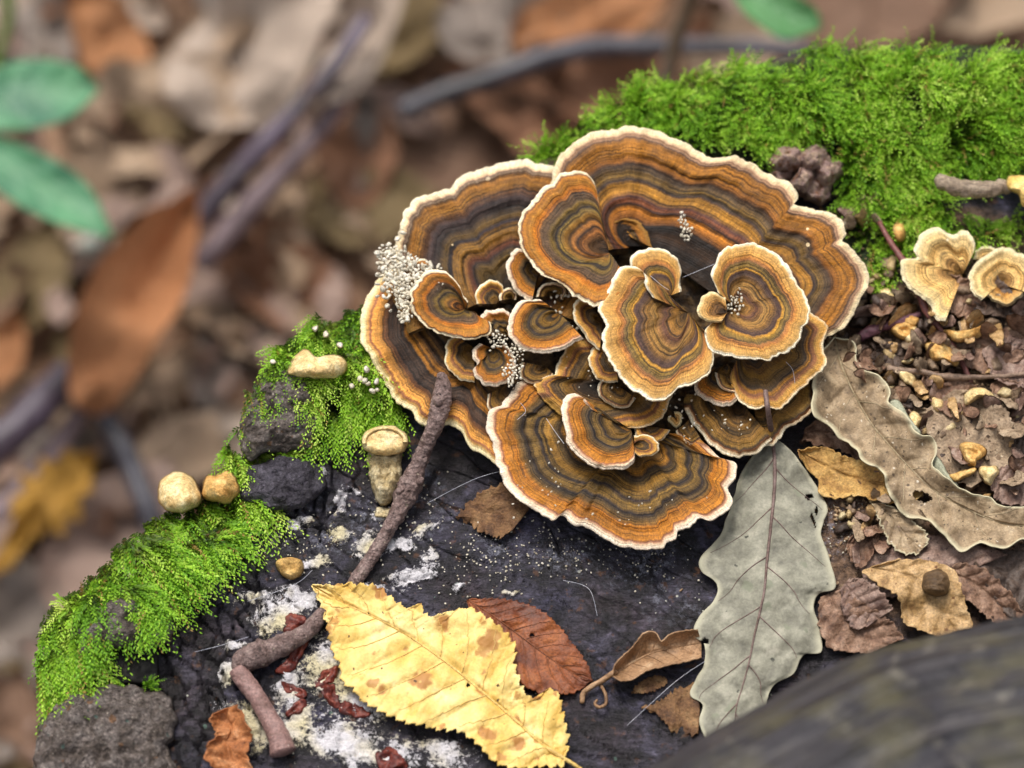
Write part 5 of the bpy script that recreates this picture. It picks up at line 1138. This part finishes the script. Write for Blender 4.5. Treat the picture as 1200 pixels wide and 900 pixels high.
def moss(polys, count, label, lean=(0, 0), length=(18, 34), up=0.7, leaflet=5.6, extra=None, seed=1, ns=13, mound=2.0, lift=0.0, bdn=0.55, gap=-0.28):
    """shoots with many small leaflets, rooted in the traced areas; lean in photo pixels per pixel of length"""
    r_ = np.random.default_rng(seed)
    X, Y = [], []
    for poly, share in polys:
        p = np.array(poly, float)
        need = int(count * share); got = 0
        while got < need:
            x = r_.uniform(p[:, 0].min(), p[:, 0].max(), need); y = r_.uniform(p[:, 1].min(), p[:, 1].max(), need)
            k = inpoly(x + 5 * noise(x / 9, y / 9, 0, seed), y + 5 * noise(x / 9, y / 9, 1, seed), poly) & (fbm(x / 26, y / 26, 0, seed + 3, 3) > gap)
            X.append(x[k][:need - got]); Y.append(y[k][:need - got]); got += min(int(k.sum()), need - got)
    X, Y = np.concatenate(X), np.concatenate(Y); n = len(X)
    mz = mound * (0.5 + 0.9 * noise(X / 22, Y / 22, 0, seed + 9)) 
    B = onst(X, Y, 0.0); B[:, 2] += 0.001 * np.clip(mz, 0, 9) * 0.8 + 0.001 * lift
    L = r_.uniform(*length, n) * SC
    az = r_.uniform(0, 2 * np.pi, n)
    clump = 2.2 * np.stack([noise(X / 18, Y / 18, 0, seed + 21), noise(X / 18, Y / 18, 0, seed + 22)], 1)
    spread = 0.42
    d0 = np.stack([lean[0] + spread * np.cos(az) + clump[:, 0] * 0.45, -lean[1] + spread * np.sin(az) + clump[:, 1] * 0.45, up * r_.uniform(0.5, 1.2, n)], 1)
    d0 /= np.linalg.norm(d0, axis=1)[:, None]
    bend = np.stack([lean[0] + 0.3 * r_.normal(size=n), -lean[1] + 0.3 * r_.normal(size=n), -bdn * np.ones(n)], 1) * 0.55
    s = np.linspace(0, 1, ns)
    C = B[:, None] + L[:, None, None] * (d0[:, None] * s[None, :, None] + bend[:, None] * (s ** 2)[None, :, None] * 0.7)
    hz_ = H(C[..., 0], C[..., 1]) + 0.0005 + 0.001 * lift
    C[..., 2] = np.where(C[..., 2] < hz_, hz_ + 0.0004 * r_.random((n, ns)), C[..., 2])
    T = d0[:, None] + bend[:, None] * (1.4 * s)[None, :, None]; T /= np.linalg.norm(T, axis=2)[..., None]
    A = np.cross(T, np.array([0.3, 0.2, 1.0])); A /= np.linalg.norm(A, axis=2)[..., None] + 1e-9
    Bn = np.cross(T, A)
    ph = (np.arange(ns) % 2 * np.pi)[None] + 0.5 * r_.normal(size=(n, ns)) - 0.25
    side = A * np.cos(ph)[..., None] + Bn * np.sin(ph)[..., None]
    ll = leaflet * SC * (1.05 - 0.45 * s)[None, :, None] * r_.uniform(0.75, 1.3, (n, ns, 1))
    tip = C + ll * (0.62 * side + 0.85 * T)
    wd = np.cross(side, T); wd = wd * 0.3 + (T - side) * 0.55; wd /= np.linalg.norm(wd, axis=2)[..., None] + 1e-9
    W = wd * ll * 0.21
    midp = C + (tip - C) * 0.45
    V = np.stack([C, midp + W, tip, midp - W], 2)           # n, ns, 4, 3
    F = np.arange(n * ns * 4).reshape(-1, 4)
    rnd = np.clip(np.repeat(r_.random(n) * 0.55 + 0.22 + 0.3 * noise(X / 30, Y / 30, 0, seed + 31), ns * 4) + np.repeat(r_.normal(size=n * ns) * 0.05, 4), 0, 1)
    rnd = np.where(np.repeat(r_.random(n) < 0.03, ns * 4), 1.0, np.clip(rnd, 0, 0.93))
    sa = np.tile(np.repeat(s, 4), n)
    # stems
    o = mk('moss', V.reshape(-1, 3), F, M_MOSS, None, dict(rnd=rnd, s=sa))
    return tagp(o, label, 'moss', None, 'stuff')

moss([([(630, 194), (660, 176), (700, 152), (758, 128), (802, 100), (855, 84), (905, 82), (960, 66), (1040, 62), (1120, 72), (1210, 70), (1215, 200), (1100, 200), (1085, 215), (1120, 270), (1060, 275), (1000, 240), (985, 215), (985, 180), (930, 165), (900, 180),
         (905, 205), (860, 180), (800, 160), (740, 148), (680, 160), (650, 190)], 1.0)], 6800, 'thick bright green moss over the upper right rim of the stump', lean=(0.1, 0.25), length=(28, 52), ns=16, seed=3, mound=4.5)
moss([([(630, 196), (646, 174), (668, 160), (705, 142), (760, 120), (806, 106), (800, 150), (745, 146), (700, 150), (664, 168), (648, 194)], 1.0)], 900, 'blurred tail of green moss running left behind the top of the rosette', lean=(-0.1, 0.1), length=(24, 44), ns=15, gap=-1.0, seed=33, mound=3.5)
moss([([(1000, 235), (1060, 240), (1130, 250), (1150, 285), (1120, 290), (1060, 290), (1040, 330), (1040, 355), (1018, 330), (1015, 290)], 0.7), ([(1125, 250), (1215, 260), (1215, 300), (1160, 290)], 0.15), ([(1140, 180), (1215, 190), (1215, 215), (1150, 205)], 0.15)], 800,
     'loose dark green moss strands below the main moss cushion at the right', lean=(0.3, 0.5), length=(18, 34), seed=4, mound=1.5)
moss([([(296, 450), (318, 425), (350, 390), (385, 368), (430, 356), (440, 390), (436, 405), (400, 400), (350, 410), (320, 440), (300, 470)], 0.36), ([(375, 425), (408, 405), (432, 410), (450, 440), (470, 475), (476, 500), (440, 500), (420, 490), (400, 490), (375, 520), (362, 480), (360, 450)], 0.5),
      ([(284, 500), (296, 520), (300, 560), (285, 575), (268, 545), (270, 520)], 0.14)], 1350, 'hanging bright green moss on the left rim below the rosette', lean=(0.1, 1.0), length=(26, 50), up=0.5, ns=19, leaflet=6.6, gap=-0.1, seed=5, mound=2.2)
moss([([(298, 532), (340, 525), (352, 530), (320, 548), (300, 556)], 1.0)], 130, 'thin strands of moss lying over the bark left of the young cream bracket', lean=(0.9, -0.2), length=(16, 30), up=0.4, seed=6)
moss([([(180, 606), (230, 585), (290, 578), (330, 592), (320, 602), (280, 606), (262, 622), (240, 650), (215, 660), (205, 690), (180, 706), (150, 712), (128, 712), (112, 730), (106, 760), (96, 790), (60, 815), (44, 800), (42, 750), (60, 705), (90, 690), (125, 660), (150, 630)], 1.0)], 2000,
     'draping yellow-green moss over the lower left rim of the stump', lean=(0.5, 0.9), length=(28, 56), up=0.5, ns=20, leaflet=6.8, gap=-0.08, seed=7, mound=2.6)
moss([([(84, 742), (104, 712), (150, 698), (190, 702), (204, 722), (170, 728), (130, 726), (110, 740), (96, 768)], 1.0)], 330, 'moss strands hanging over the upper of the two lower left bark pieces', lean=(0.25, 1.1), length=(26, 50), up=0.4, ns=20, leaflet=6.4, seed=17, mound=1.5, lift=5.0)
moss([([(284, 500), (292, 470), (318, 440), (335, 436), (312, 470), (300, 500)], 0.5), ([(345, 436), (375, 440), (378, 470), (366, 500), (360, 470)], 0.5)], 170, 'moss strands creeping over the bark knob on the left rim', lean=(0.3, 1.0), length=(22, 40), up=0.4, ns=15, leaflet=5.0, seed=18, mound=1.0, lift=4.0)
moss([([(128, 800), (150, 795), (178, 806), (180, 816), (150, 812)], 1.0)], 90, 'small tuft of moss in the crack between the two lower left bark pieces', lean=(0.4, 0.3), length=(8, 16), up=0.5, seed=8, leaflet=3.2)

# ---------------------------------------------------------------- forest floor far below
GZ = -0.30
gm, nt, b = newmat('forest_soil', 0.8, 0.2)
g = G(nt); co = g.coord()
col = g.ramp(g.noise(co, 28, 6, 0.6, 0.5), [(0.3, '4c3828'), (0.45, '785c48'), (0.6, 'a08068'), (0.75, 'c0a088')])
col = g.mix(1.0, col, g.ramp(g.noise(co, 260, 4), [(0.3, 0.6), (0.7, 1.2)]), 'MULTIPLY')
g.put(b.inputs['Base Color'], col); g.put(b.inputs['Normal'], g.bump(g.noise(co, 120, 5), 0.8, 0.006))
# dense patch in view and a sheet to the horizon in one mesh
gx = np.concatenate([-np.geomspace(80, 0.9, 14), np.linspace(-0.8, 0.8, 120), np.geomspace(0.9, 80, 14)])
XX, YY = np.meshgrid(gx, gx)
ZZ = GZ + 0.012 * fbm(XX * 6, YY * 6, 0, 2, 4) * np.exp(-(XX ** 2 + YY ** 2) / 2) + 0.02 * fbm(XX, YY, 0, 3, 3) * 1.0 - 0.0
ground = mk('ground', np.stack([XX, YY, ZZ], -1), gridF(len(gx), len(gx)), gm, None, None, True, base=(0, 0, GZ))
tagp(ground, 'brown forest floor soil far below the stump top', None, None, 'structure')
def gz(x, y): return GZ + 0.012 * fbm(x * 6, y * 6, 0, 2, 4) * np.exp(-(x ** 2 + y ** 2) / 2) + 0.02 * fbm(x, y, 0, 3, 3)
def ongr(px, py, up=0.0):
    z = np.full(np.shape(px), GZ)
    for _ in range(4):
        p = P(px, py, z + up); z = gz(p[..., 0], p[..., 1])
    return P(px, py, z + up)

def lobed(n_lobes, depth, pw=0.8):
    u = np.linspace(0, 1, 40)
    w = np.sin(np.pi * u ** pw) ** 0.75 * (1 - depth * (0.5 + 0.5 * np.cos(2 * np.pi * n_lobes * u)))
    return u, w
SHAPES = {'oak': lobed(4.5, 0.38), 'beech': lobed(1, 0.0), 'long': lobed(1, 0.0, 1.0)}
leafmesh = {}
def flat_leaf_mesh(kind, seed):
    """a curled dry leaf of unit length along x, with its veins raised"""
    u, w = SHAPES[kind]
    nv = 7; v = np.linspace(-1, 1, 2 * nv + 1)
    asp = {'oak': 0.30, 'beech': 0.30, 'long': 0.2}[kind]
    x = u[:, None] - 0.5 + 0 * v[None]; y = asp * w[:, None] * v[None]
    z = 0.16 * np.abs(v[None]) ** 2 * (0.5 + noise(u * 3, 0, 0, seed))[:, None] + 0.11 * noise(u * 2.5, 0, 0, seed + 1)[:, None] + 0.08 * noise(x * 7, y * 7, 0, seed + 2) + 0.012 * np.abs(np.sin(np.pi * (u[:, None] - 0.2 * np.abs(v[None])) * 8))
    z = z + 0.05 * (u[:, None] - 0.5) * noise(3, 0, 0, seed)
    return np.stack([x, y + 0.06 * (u[:, None] - .5) ** 2, z], -1), gridF(len(u), 2 * nv + 1)
BGM = {k: simple('litter_' + k, c, 110, 6, 0.55, bump=0.9, bd=0.002, grain=0.3, gscale=500) for k, c in dict(
    tan=['bc9878', 'e0c0a0', 'f4dcc4'], pink=['b09080', 'd8b8a8', 'e8d0c4'], taupe=['907c70', 'b8a89c', 'd4c8c0'], orange=['b07048', 'e09c68', 'f0b88c'], red=['8c6048', 'bc8868', 'd4a484'],
    brown=['7c5c4c', 'a48068', 'c09c84'], pale=['ccb09c', 'f0d8c4', 'f8ecdc'], olive=['786444', 'a08860', 'b8a078'], rust=['c08050', 'eca06c', 'f4c090'], yellow=['b88034', 'dca444', 'ecc468'], dark=['302824', '4c4038', '64584c']).items()}
M_GRN = simple('broad_green_leaf', ['34644c', '487c58', '5c9068'], 60, 3, 0.5, bump=0.2, bd=0.001, grain=0.08)
BGL = [  # px, py, length px, width factor, angle deg, kind, material, height mm, tilt, label
    (163, 362, 300, 0.95, 62, 'beech', 'rust', 44, 'large orange-brown leaf standing out on the blurred forest floor, left of the stump'),
    (335, 350, 210, 1.4, 150, 'beech', 'red', 14, 'reddish-brown blurred leaf close to the left edge of the rosette'),
    (262, 430, 150, 1.5, 100, 'beech', 'taupe', 12, 'greyish taupe blurred leaf right of the large orange-brown leaf'),
    (232, 515, 170, 1.3, 20, 'beech', 'tan', 20, 'tan blurred leaf just above the cream knobs of the left rim'),
    (140, 640, 260, 1.6, 60, 'beech', 'pink', 16, 'wide pinkish-grey blurred leaf beside the lower left moss'),
    (30, 730, 190, 1.4, 100, 'beech', 'taupe', 10, 'pale grey blurred leaf at the left edge below the yellow leaf'),
    (66, 578, 130, 1.9, 35, 'oak', 'yellow', 28, 'bright yellow-orange blurred leaf on the forest floor at the left edge'),
    (20, 635, 120, 0.9, 55, 'long', 'yellow', 26, 'narrow curled yellow leaf at the left edge under the bright yellow-orange one'),
    (125, 45, 150, 1.5, 130, 'beech', 'orange', 18, 'small orange-brown blurred leaf at the upper left above the green leaves'),
    (62, 48, 160, 1.6, 20, 'beech', 'taupe', 12, 'pale lilac-grey blurred leaf in the upper left corner'),
    (195, 140, 260, 1.5, 25, 'beech', 'tan', 14, 'wide tan blurred leaf right of the upper green leaf'),
    (150, 215, 200, 1.5, -15, 'beech', 'pink', 12, 'pinkish tan blurred leaf right of the lower green leaf'),
    (300, 60, 280, 1.4, 40, 'beech', 'pale', 20, 'large pale beige blurred leaf at the top left'),
    (420, 60, 260, 1.0, 62, 'long', 'pale', 40, 'long pale folded leaf pointing up to the top edge between the sticks'),
    (470, 30, 190, 1.3, 70, 'beech', 'olive', 14, 'olive-brown shaded blurred leaf at the top left of the centre'),
    (590, 35, 180, 1.5, 10, 'beech', 'taupe', 16, 'grey-beige blurred leaf at the top middle'),
    (690, 35, 230, 1.2, 25, 'beech', 'orange', 18, 'orange-tan blurred leaf at the top middle behind the dark curved stick'),
    (600, 140, 180, 1.4, 160, 'beech', 'red', 14, 'rusty blurred leaf below the dark curved stick'),
    (700, 115, 170, 1.3, 10, 'beech', 'red', 14, 'reddish blurred leaf between the dark curved stick and the moss'),
    (415, 175, 170, 1.5, 95, 'beech', 'red', 18, 'dark rusty blurred leaf at the left end of the dark curved stick'),
    (440, 245, 170, 1.5, 10, 'beech', 'olive', 14, 'olive-tan blurred leaf above the left shoulder of the rosette'),
    (560, 175, 220, 1.5, 15, 'beech', 'brown', 10, 'mid-brown blurred leaf above the upper left cap'),
    (120, 410, 130, 1.5, 15, 'beech', 'olive', 8, 'olive blurred leaf behind the large orange-brown leaf'),
    (40, 330, 160, 1.4, 75, 'beech', 'olive', 10, 'olive-brown blurred leaf at the left edge below the green leaves'),
    (0, 420, 110, 1.5, 60, 'beech', 'orange', 14, 'orange blurred leaf cut by the left edge above the thick purple stick'),
    (10, 850, 150, 1.5, 80, 'beech', 'brown', 10, 'brown blurred leaf in the lower left corner'),
    (1030, 5, 240, 1.4, 8, 'beech', 'brown', 14, 'brown blurred leaf beyond the moss at the top right'),
    (870, 60, 160, 1.4, 25, 'beech', 'tan', 14, 'tan blurred leaf beyond the moss near the dark curved stick'),
    (1150, 0, 200, 1.4, -10, 'beech', 'tan', 14, 'tan blurred leaf at the top right corner beyond the moss')]
def place_leaf(px, py, Lpx, wf, ang, kind, mat, up, label, group=None, seed=1, tilt=None, cat='leaf'):
    V, F = flat_leaf_mesh(kind, seed)
    c = ongr(np.array(px, float), np.array(py, float), up * 0.001)
    s_ = Lpx * KPX * np.linalg.norm(c - CAM)
    key = (kind, seed, round(wf, 2), mat.name)
    if key not in leafmesh:
        W = V * np.array([1, wf, 1.0])
        o = mk('fallen_leaf', W, F, mat, None, None, True, base=(0, 0, 0))
        leafmesh[key] = o.data
    else:
        o = bpy.data.objects.new('fallen_leaf', leafmesh[key]); scn.collection.objects.link(o)
    o.location = c; o.scale = (s_,) * 3
    tx, ty = tilt if tilt else (0.1, 0.0)
    o.rotation_euler = (tx, ty, math.radians(ang))
    tagp(o, label, cat, group)
    return o
for i, (px, py, L_, wf, an, kd, mt, up, lb) in enumerate(BGL):
    place_leaf(px, py, L_ * 0.9, wf * 0.7, an, kd, BGM[mt], up, lb, seed=i + 20)
r2 = random.Random(3)
CW = dict(orange='orange-tan', tan='tan', pink='pinkish brown', taupe='greyish taupe', brown='mid-brown', red='rusty brown', dark='blackish brown', olive='olive-brown', pale='pale beige')
def lab_bg(mt, px, py):
    if py < 110: w = 'under the top edge, left of the dark curved stick' if px < 470 else 'around the dark curved stick' if px < 800 else 'beyond the main moss cushion'
    elif py < 290: w = 'around the two green leaves' if px < 160 else 'around the pair of slanting sticks' if px < 400 else 'above the upper left caps'
    elif py < 480: w = 'around the large orange-brown leaf' if px < 270 else 'between that leaf and the left moss'
    else: w = 'beside the bright yellow-orange leaf' if py < 640 else 'below the bright yellow-orange leaf'
    if w.startswith('between that'): w = 'between the large orange-brown leaf and the stump'
    return '%s blurred dry leaf %s' % (CW[mt], w)
for i in range(299):
    px, py = r2.uniform(-120, 1150), r2.uniform(-140, 950)
    if px > 560 and py > 260: px, py = r2.uniform(-100, 560), r2.uniform(-120, 560)
    mt = r2.choice(['tan', 'pink', 'taupe', 'brown', 'red', 'tan', 'pink', 'olive', 'pale', 'brown', 'pink', 'tan', 'pale', 'tan'])
    place_leaf(px, py, r2.uniform(38, 135), r2.choice([0.6, 0.75, 0.9]), r2.uniform(0, 360), r2.choice(['oak', 'oak', 'beech']), BGM[mt], r2.uniform(2, 20),
               lab_bg(mt, px, py), 'scattered dry leaves of the forest floor litter', seed=r2.randint(1, 6), tilt=(r2.uniform(-.35, .35), r2.uniform(-.35, .35)))
# litter beyond the picture, for views from the side
LM = []
for i in range(2000):
    a = r2.uniform(0, 6.283); rr0 = r2.uniform(0.45, 1.8)
    LM.append((rr0 * math.cos(a), rr0 * math.sin(a) + 0.1, r2.uniform(0, 6.283), r2.uniform(0.03, 0.06)))
V0, F0 = flat_leaf_mesh('beech', 5); V0 = V0[::4].reshape(-1, 3) * np.array([1, 1.3, 1]); F0 = gridF(10, 15)
VV = []
for (x, y, a, s_) in LM:
    q = V0 * s_; q = np.stack([q[:, 0] * math.cos(a) - q[:, 1] * math.sin(a) + x, q[:, 0] * math.sin(a) + q[:, 1] * math.cos(a) + y, q[:, 2] + float(gz(np.array(x), np.array(y))) + 0.004], 1)
    VV.append(q)
o = mk('leaf_litter', np.concatenate(VV), np.concatenate([F0 + i * len(V0) for i in range(len(VV))]), BGM['brown'], None)
tagp(o, 'carpet of dry brown leaves further out on the forest floor', 'leaf litter', None, 'stuff')

# green leaves, stalks and sticks of the background
def gleaf(left, right, mid, absz, label, mat=M_GRN):
    return leaf('green_leaf', left, right, mid, mat, label, zup=0, curl=2.0, nveins=6, quilt=0.4, wav=1.5, nu=60, nv=10, absz=absz, vein_mat=simple('green_vein', ['86b48c', '9cc4a0'], 100), vr=0.8, midr=1.6, thick=0.3, rn=0.3)
gleaf([(-60, 132), (-20, 150), (40, 150), (85, 135), (116, 103)], [(-60, 132), (-20, 90), (30, 70), (85, 76), (116, 103)], [(-60, 132), (-10, 120), (50, 110), (116, 103)], -0.20, 'upper of the two smooth green leaves at the left edge')
gleaf([(-50, 150), (-10, 215), (40, 250), (90, 268), (131, 277)], [(-50, 150), (0, 162), (60, 185), (105, 220), (131, 277)], [(-50, 150), (0, 190), (60, 225), (131, 277)], -0.20, 'lower of the two smooth green leaves at the left edge, pointing down right')
gleaf([(850, -30), (862, 0), (885, 25), (920, 45), (962, 32)], [(850, -30), (890, -25), (930, -5), (955, 10), (962, 32)], [(850, -30), (885, -5), (925, 18), (962, 32)], -0.14, 'dark green leaf at the top edge beyond the moss', simple('dark_green_leaf', ['3c6c3a', '4c804a', '5c8e58'], 40, 3, 0.5))
def bgtwig(pts, mat, label, nm='fallen_stick'):
    """pts (px, py, mm over the floor, radius in photo px)"""
    c, _ = curve(pts, 60)
    p = ongr(c[:, 0], c[:, 1], c[:, 2] * 0.001)
    p[:, 2] = np.convolve(np.pad(p[:, 2], 10, 'edge'), np.ones(21) / 21, 'valid')
    r = c[:, 3] * KPX * np.linalg.norm(p - CAM, axis=1)
    o = tube3(nm, p, r, mat, None, 16, 0.12, 5, bs=120)
    return tagp(o, label, 'stick')
S_PUR = simple('purple_grey_stick', ['2c2428', '4c404c', '6c5e70'], 60, 4, 0.35, 0.5); S_MAU = simple('mauve_stick', ['58484c', '7c6a6e', '988488'], 50, 4, 0.45)
S_DK = simple('dark_grey_stick', ['242226', '3c3a42', '54525c'], 50, 4, 0.35, 0.5); S_TP = simple('taupe_stick', ['6a5c48', '8c7c68', '9c9080'], 50, 4, 0.6)
bgtwig([(212, 280, 36, 13), (260, 225, 42, 15), (300, 180, 46, 14), (345, 130, 50, 12), (392, 78, 52, 11), (430, 20, 54, 9)], S_PUR, 'dark purple-grey stick slanting up to the right in the blurred background')
bgtwig([(234, 312, 34, 13), (285, 250, 38, 15), (330, 200, 40, 14), (372, 154, 42, 12), (405, 112, 42, 9)], S_MAU, 'mauve-grey stick lying just below the dark purple-grey one')
bgtwig([(470, 132, 30, 13), (520, 110, 32, 14), (580, 88, 34, 14), (640, 68, 34, 14), (700, 55, 34, 13), (780, 54, 34, 12), (870, 56, 34, 11), (955, 60, 34, 10)], S_DK, 'long dark grey curved stick across the top of the blurred background')
bgtwig([(-30, 545, 30, 24), (20, 500, 32, 24), (55, 465, 32, 22), (82, 435, 30, 18)], S_PUR, 'thick purple-grey stick at the left edge below the large orange-brown leaf')
bgtwig([(-10, 610, 22, 12), (40, 555, 22, 13), (80, 505, 22, 13), (108, 462, 20, 12)], S_MAU, 'thin pinkish-grey stick right of the thick purple one')
bgtwig([(100, 462, 26, 11), (130, 500, 26, 13), (155, 550, 24, 14), (175, 600, 22, 14), (185, 640, 20, 13)], S_DK, 'blue-grey curved stick running down to the lower left moss')
bgtwig([(-20, 620, 10, 14), (5, 595, 12, 14), (30, 570, 12, 12)], S_TP, 'short pale grey stick at the left edge beside the bright yellow-orange leaf')
bgtwig([(820, -30, 150, 9), (805, 10, 130, 9), (790, 55, 110, 9), (776, 105, 90, 9)], S_TP, 'upright taupe twig at the top edge left of the main moss cushion')
bgtwig([(2, -30, 80, 8), (10, 10, 70, 7), (6, 40, 60, 6), (-6, 80, 50, 5)], simple('green_blade', ['7ca04c', '94b860'], 40), 'light green grass blade in the upper left corner', 'grass_blade')['category'] = 'grass'
M_PEB = simple('pale_pebble', ['8c9088', 'b0b4a8', 'c4c4bc'], 60, 3, 0.5)
for x, y, s_, lb in [(107, 288, 15, 'pale greenish-white pebble below the lower green leaf'), (133, 320, 12, 'small grey-white pebble beside the top of the large orange-brown leaf')]:
    c = ongr(np.array([float(x)]), np.array([float(y)]), 0.022)
    o = blobs_mesh('pebble', c, np.array([s_ * KPX * 1.08]), M_PEB, 0.7, 0.08, 3); tagp(o, lb, 'pebble')

# ---------------------------------------------------------------- foreground log
lm, nt, b = newmat('weathered_dark_log', 0.5, 0.4)
g = G(nt); 
la, lr = g.attr('la'), g.attr('lr')
v1 = g.vec(g.math('MULTIPLY', la, 34.0), g.math('MULTIPLY', lr, 420.0))
n1 = g.noise(v1, 1.0, 5, 0.6, 0.5); n2 = g.noise(g.coord(), 140, 5, 0.65)
col = g.ramp(n1, [(0.3, '0c0c0e'), (0.43, '1e1d22'), (0.55, '302e34'), (0.68, '504c4c'), (0.82, '887f72')])
col = g.mix(g.ramp(n2, [(0.6, 0.0), (0.74, 0.6)]), col, hexc('8c8678'))
col = g.mix(g.ramp(g.noise(g.coord(), 60, 3), [(0.5, 0.0), (0.65, 0.35)]), col, hexc('6a6440'))
g.put(b.inputs['Base Color'], col)
g.put(b.inputs['Normal'], g.bump(n1, 0.8, 0.003, g.bump(n2, 0.7, 0.002)))
zs_ = 0.068; R0 = 0.050
sil, _ = curve([(500, 1035), (640, 962), (770, 893), (860, 843), (950, 792), (1010, 765), (1080, 747), (1160, 732), (1260, 712), (1400, 680), (1600, 640)], 160)
E = P(sil[:, 0], sil[:, 1], zs_)
tg = np.gradient(E, axis=0); tg /= np.linalg.norm(tg, axis=1)[:, None]
vw = E - CAM; vw /= np.linalg.norm(vw, axis=1)[:, None]
nn = np.cross(tg, vw); nn /= np.linalg.norm(nn, axis=1)[:, None]
nn = np.where(nn[:, 1:2] < 0, -nn, nn)
ax = E - nn * R0
NS_ = 150; th = np.linspace(0, 2 * np.pi, NS_, endpoint=False)
aa_ = np.cross(tg, [0, 0, 1.0]); aa_ /= np.linalg.norm(aa_, axis=1)[:, None]; bb_ = np.cross(aa_, tg)
sl_ = np.concatenate([[0], np.cumsum(np.linalg.norm(np.diff(ax, axis=0), axis=1))])
thg = th[None] + 0 * sl_[:, None]; slg = sl_[:, None] + 0 * th[None]
rr1 = R0 * (1 + 0.03 * fbm(np.cos(thg) * 9 + slg * 4, np.sin(thg) * 9, slg * 22, 5, 4) + 0.03 * fbm(np.cos(thg) * 46, np.sin(thg) * 46, slg * 18, 15, 4))
LV = ax[:, None] + (aa_[:, None] * np.cos(thg)[..., None] + bb_[:, None] * np.sin(thg)[..., None]) * rr1[..., None]
off = len(LV) * NS_
t = thing('foreground_log', tuple(P(1150, 900, 0.002)), 'blurred dark weathered log lying close to the camera across the lower right corner', 'log')
mk('log_body', LV, gridF(len(LV), NS_, True), lm, t, dict(la=slg + 0.3 * thg * 0.05, lr=thg * R0 * 1.0))
M_END = simple('log_end', ['4a4038', '6a5c50', '86786a'], 120)
for k, nm in ((0, 'sawn_end'), (-1, 'sawn_end')):
    V = np.concatenate([LV[k], [ax[k]]]); i = np.arange(NS_)
    mk(nm, V, np.stack([np.full(NS_, NS_), i, (i + 1) % NS_], 1), M_END, t)
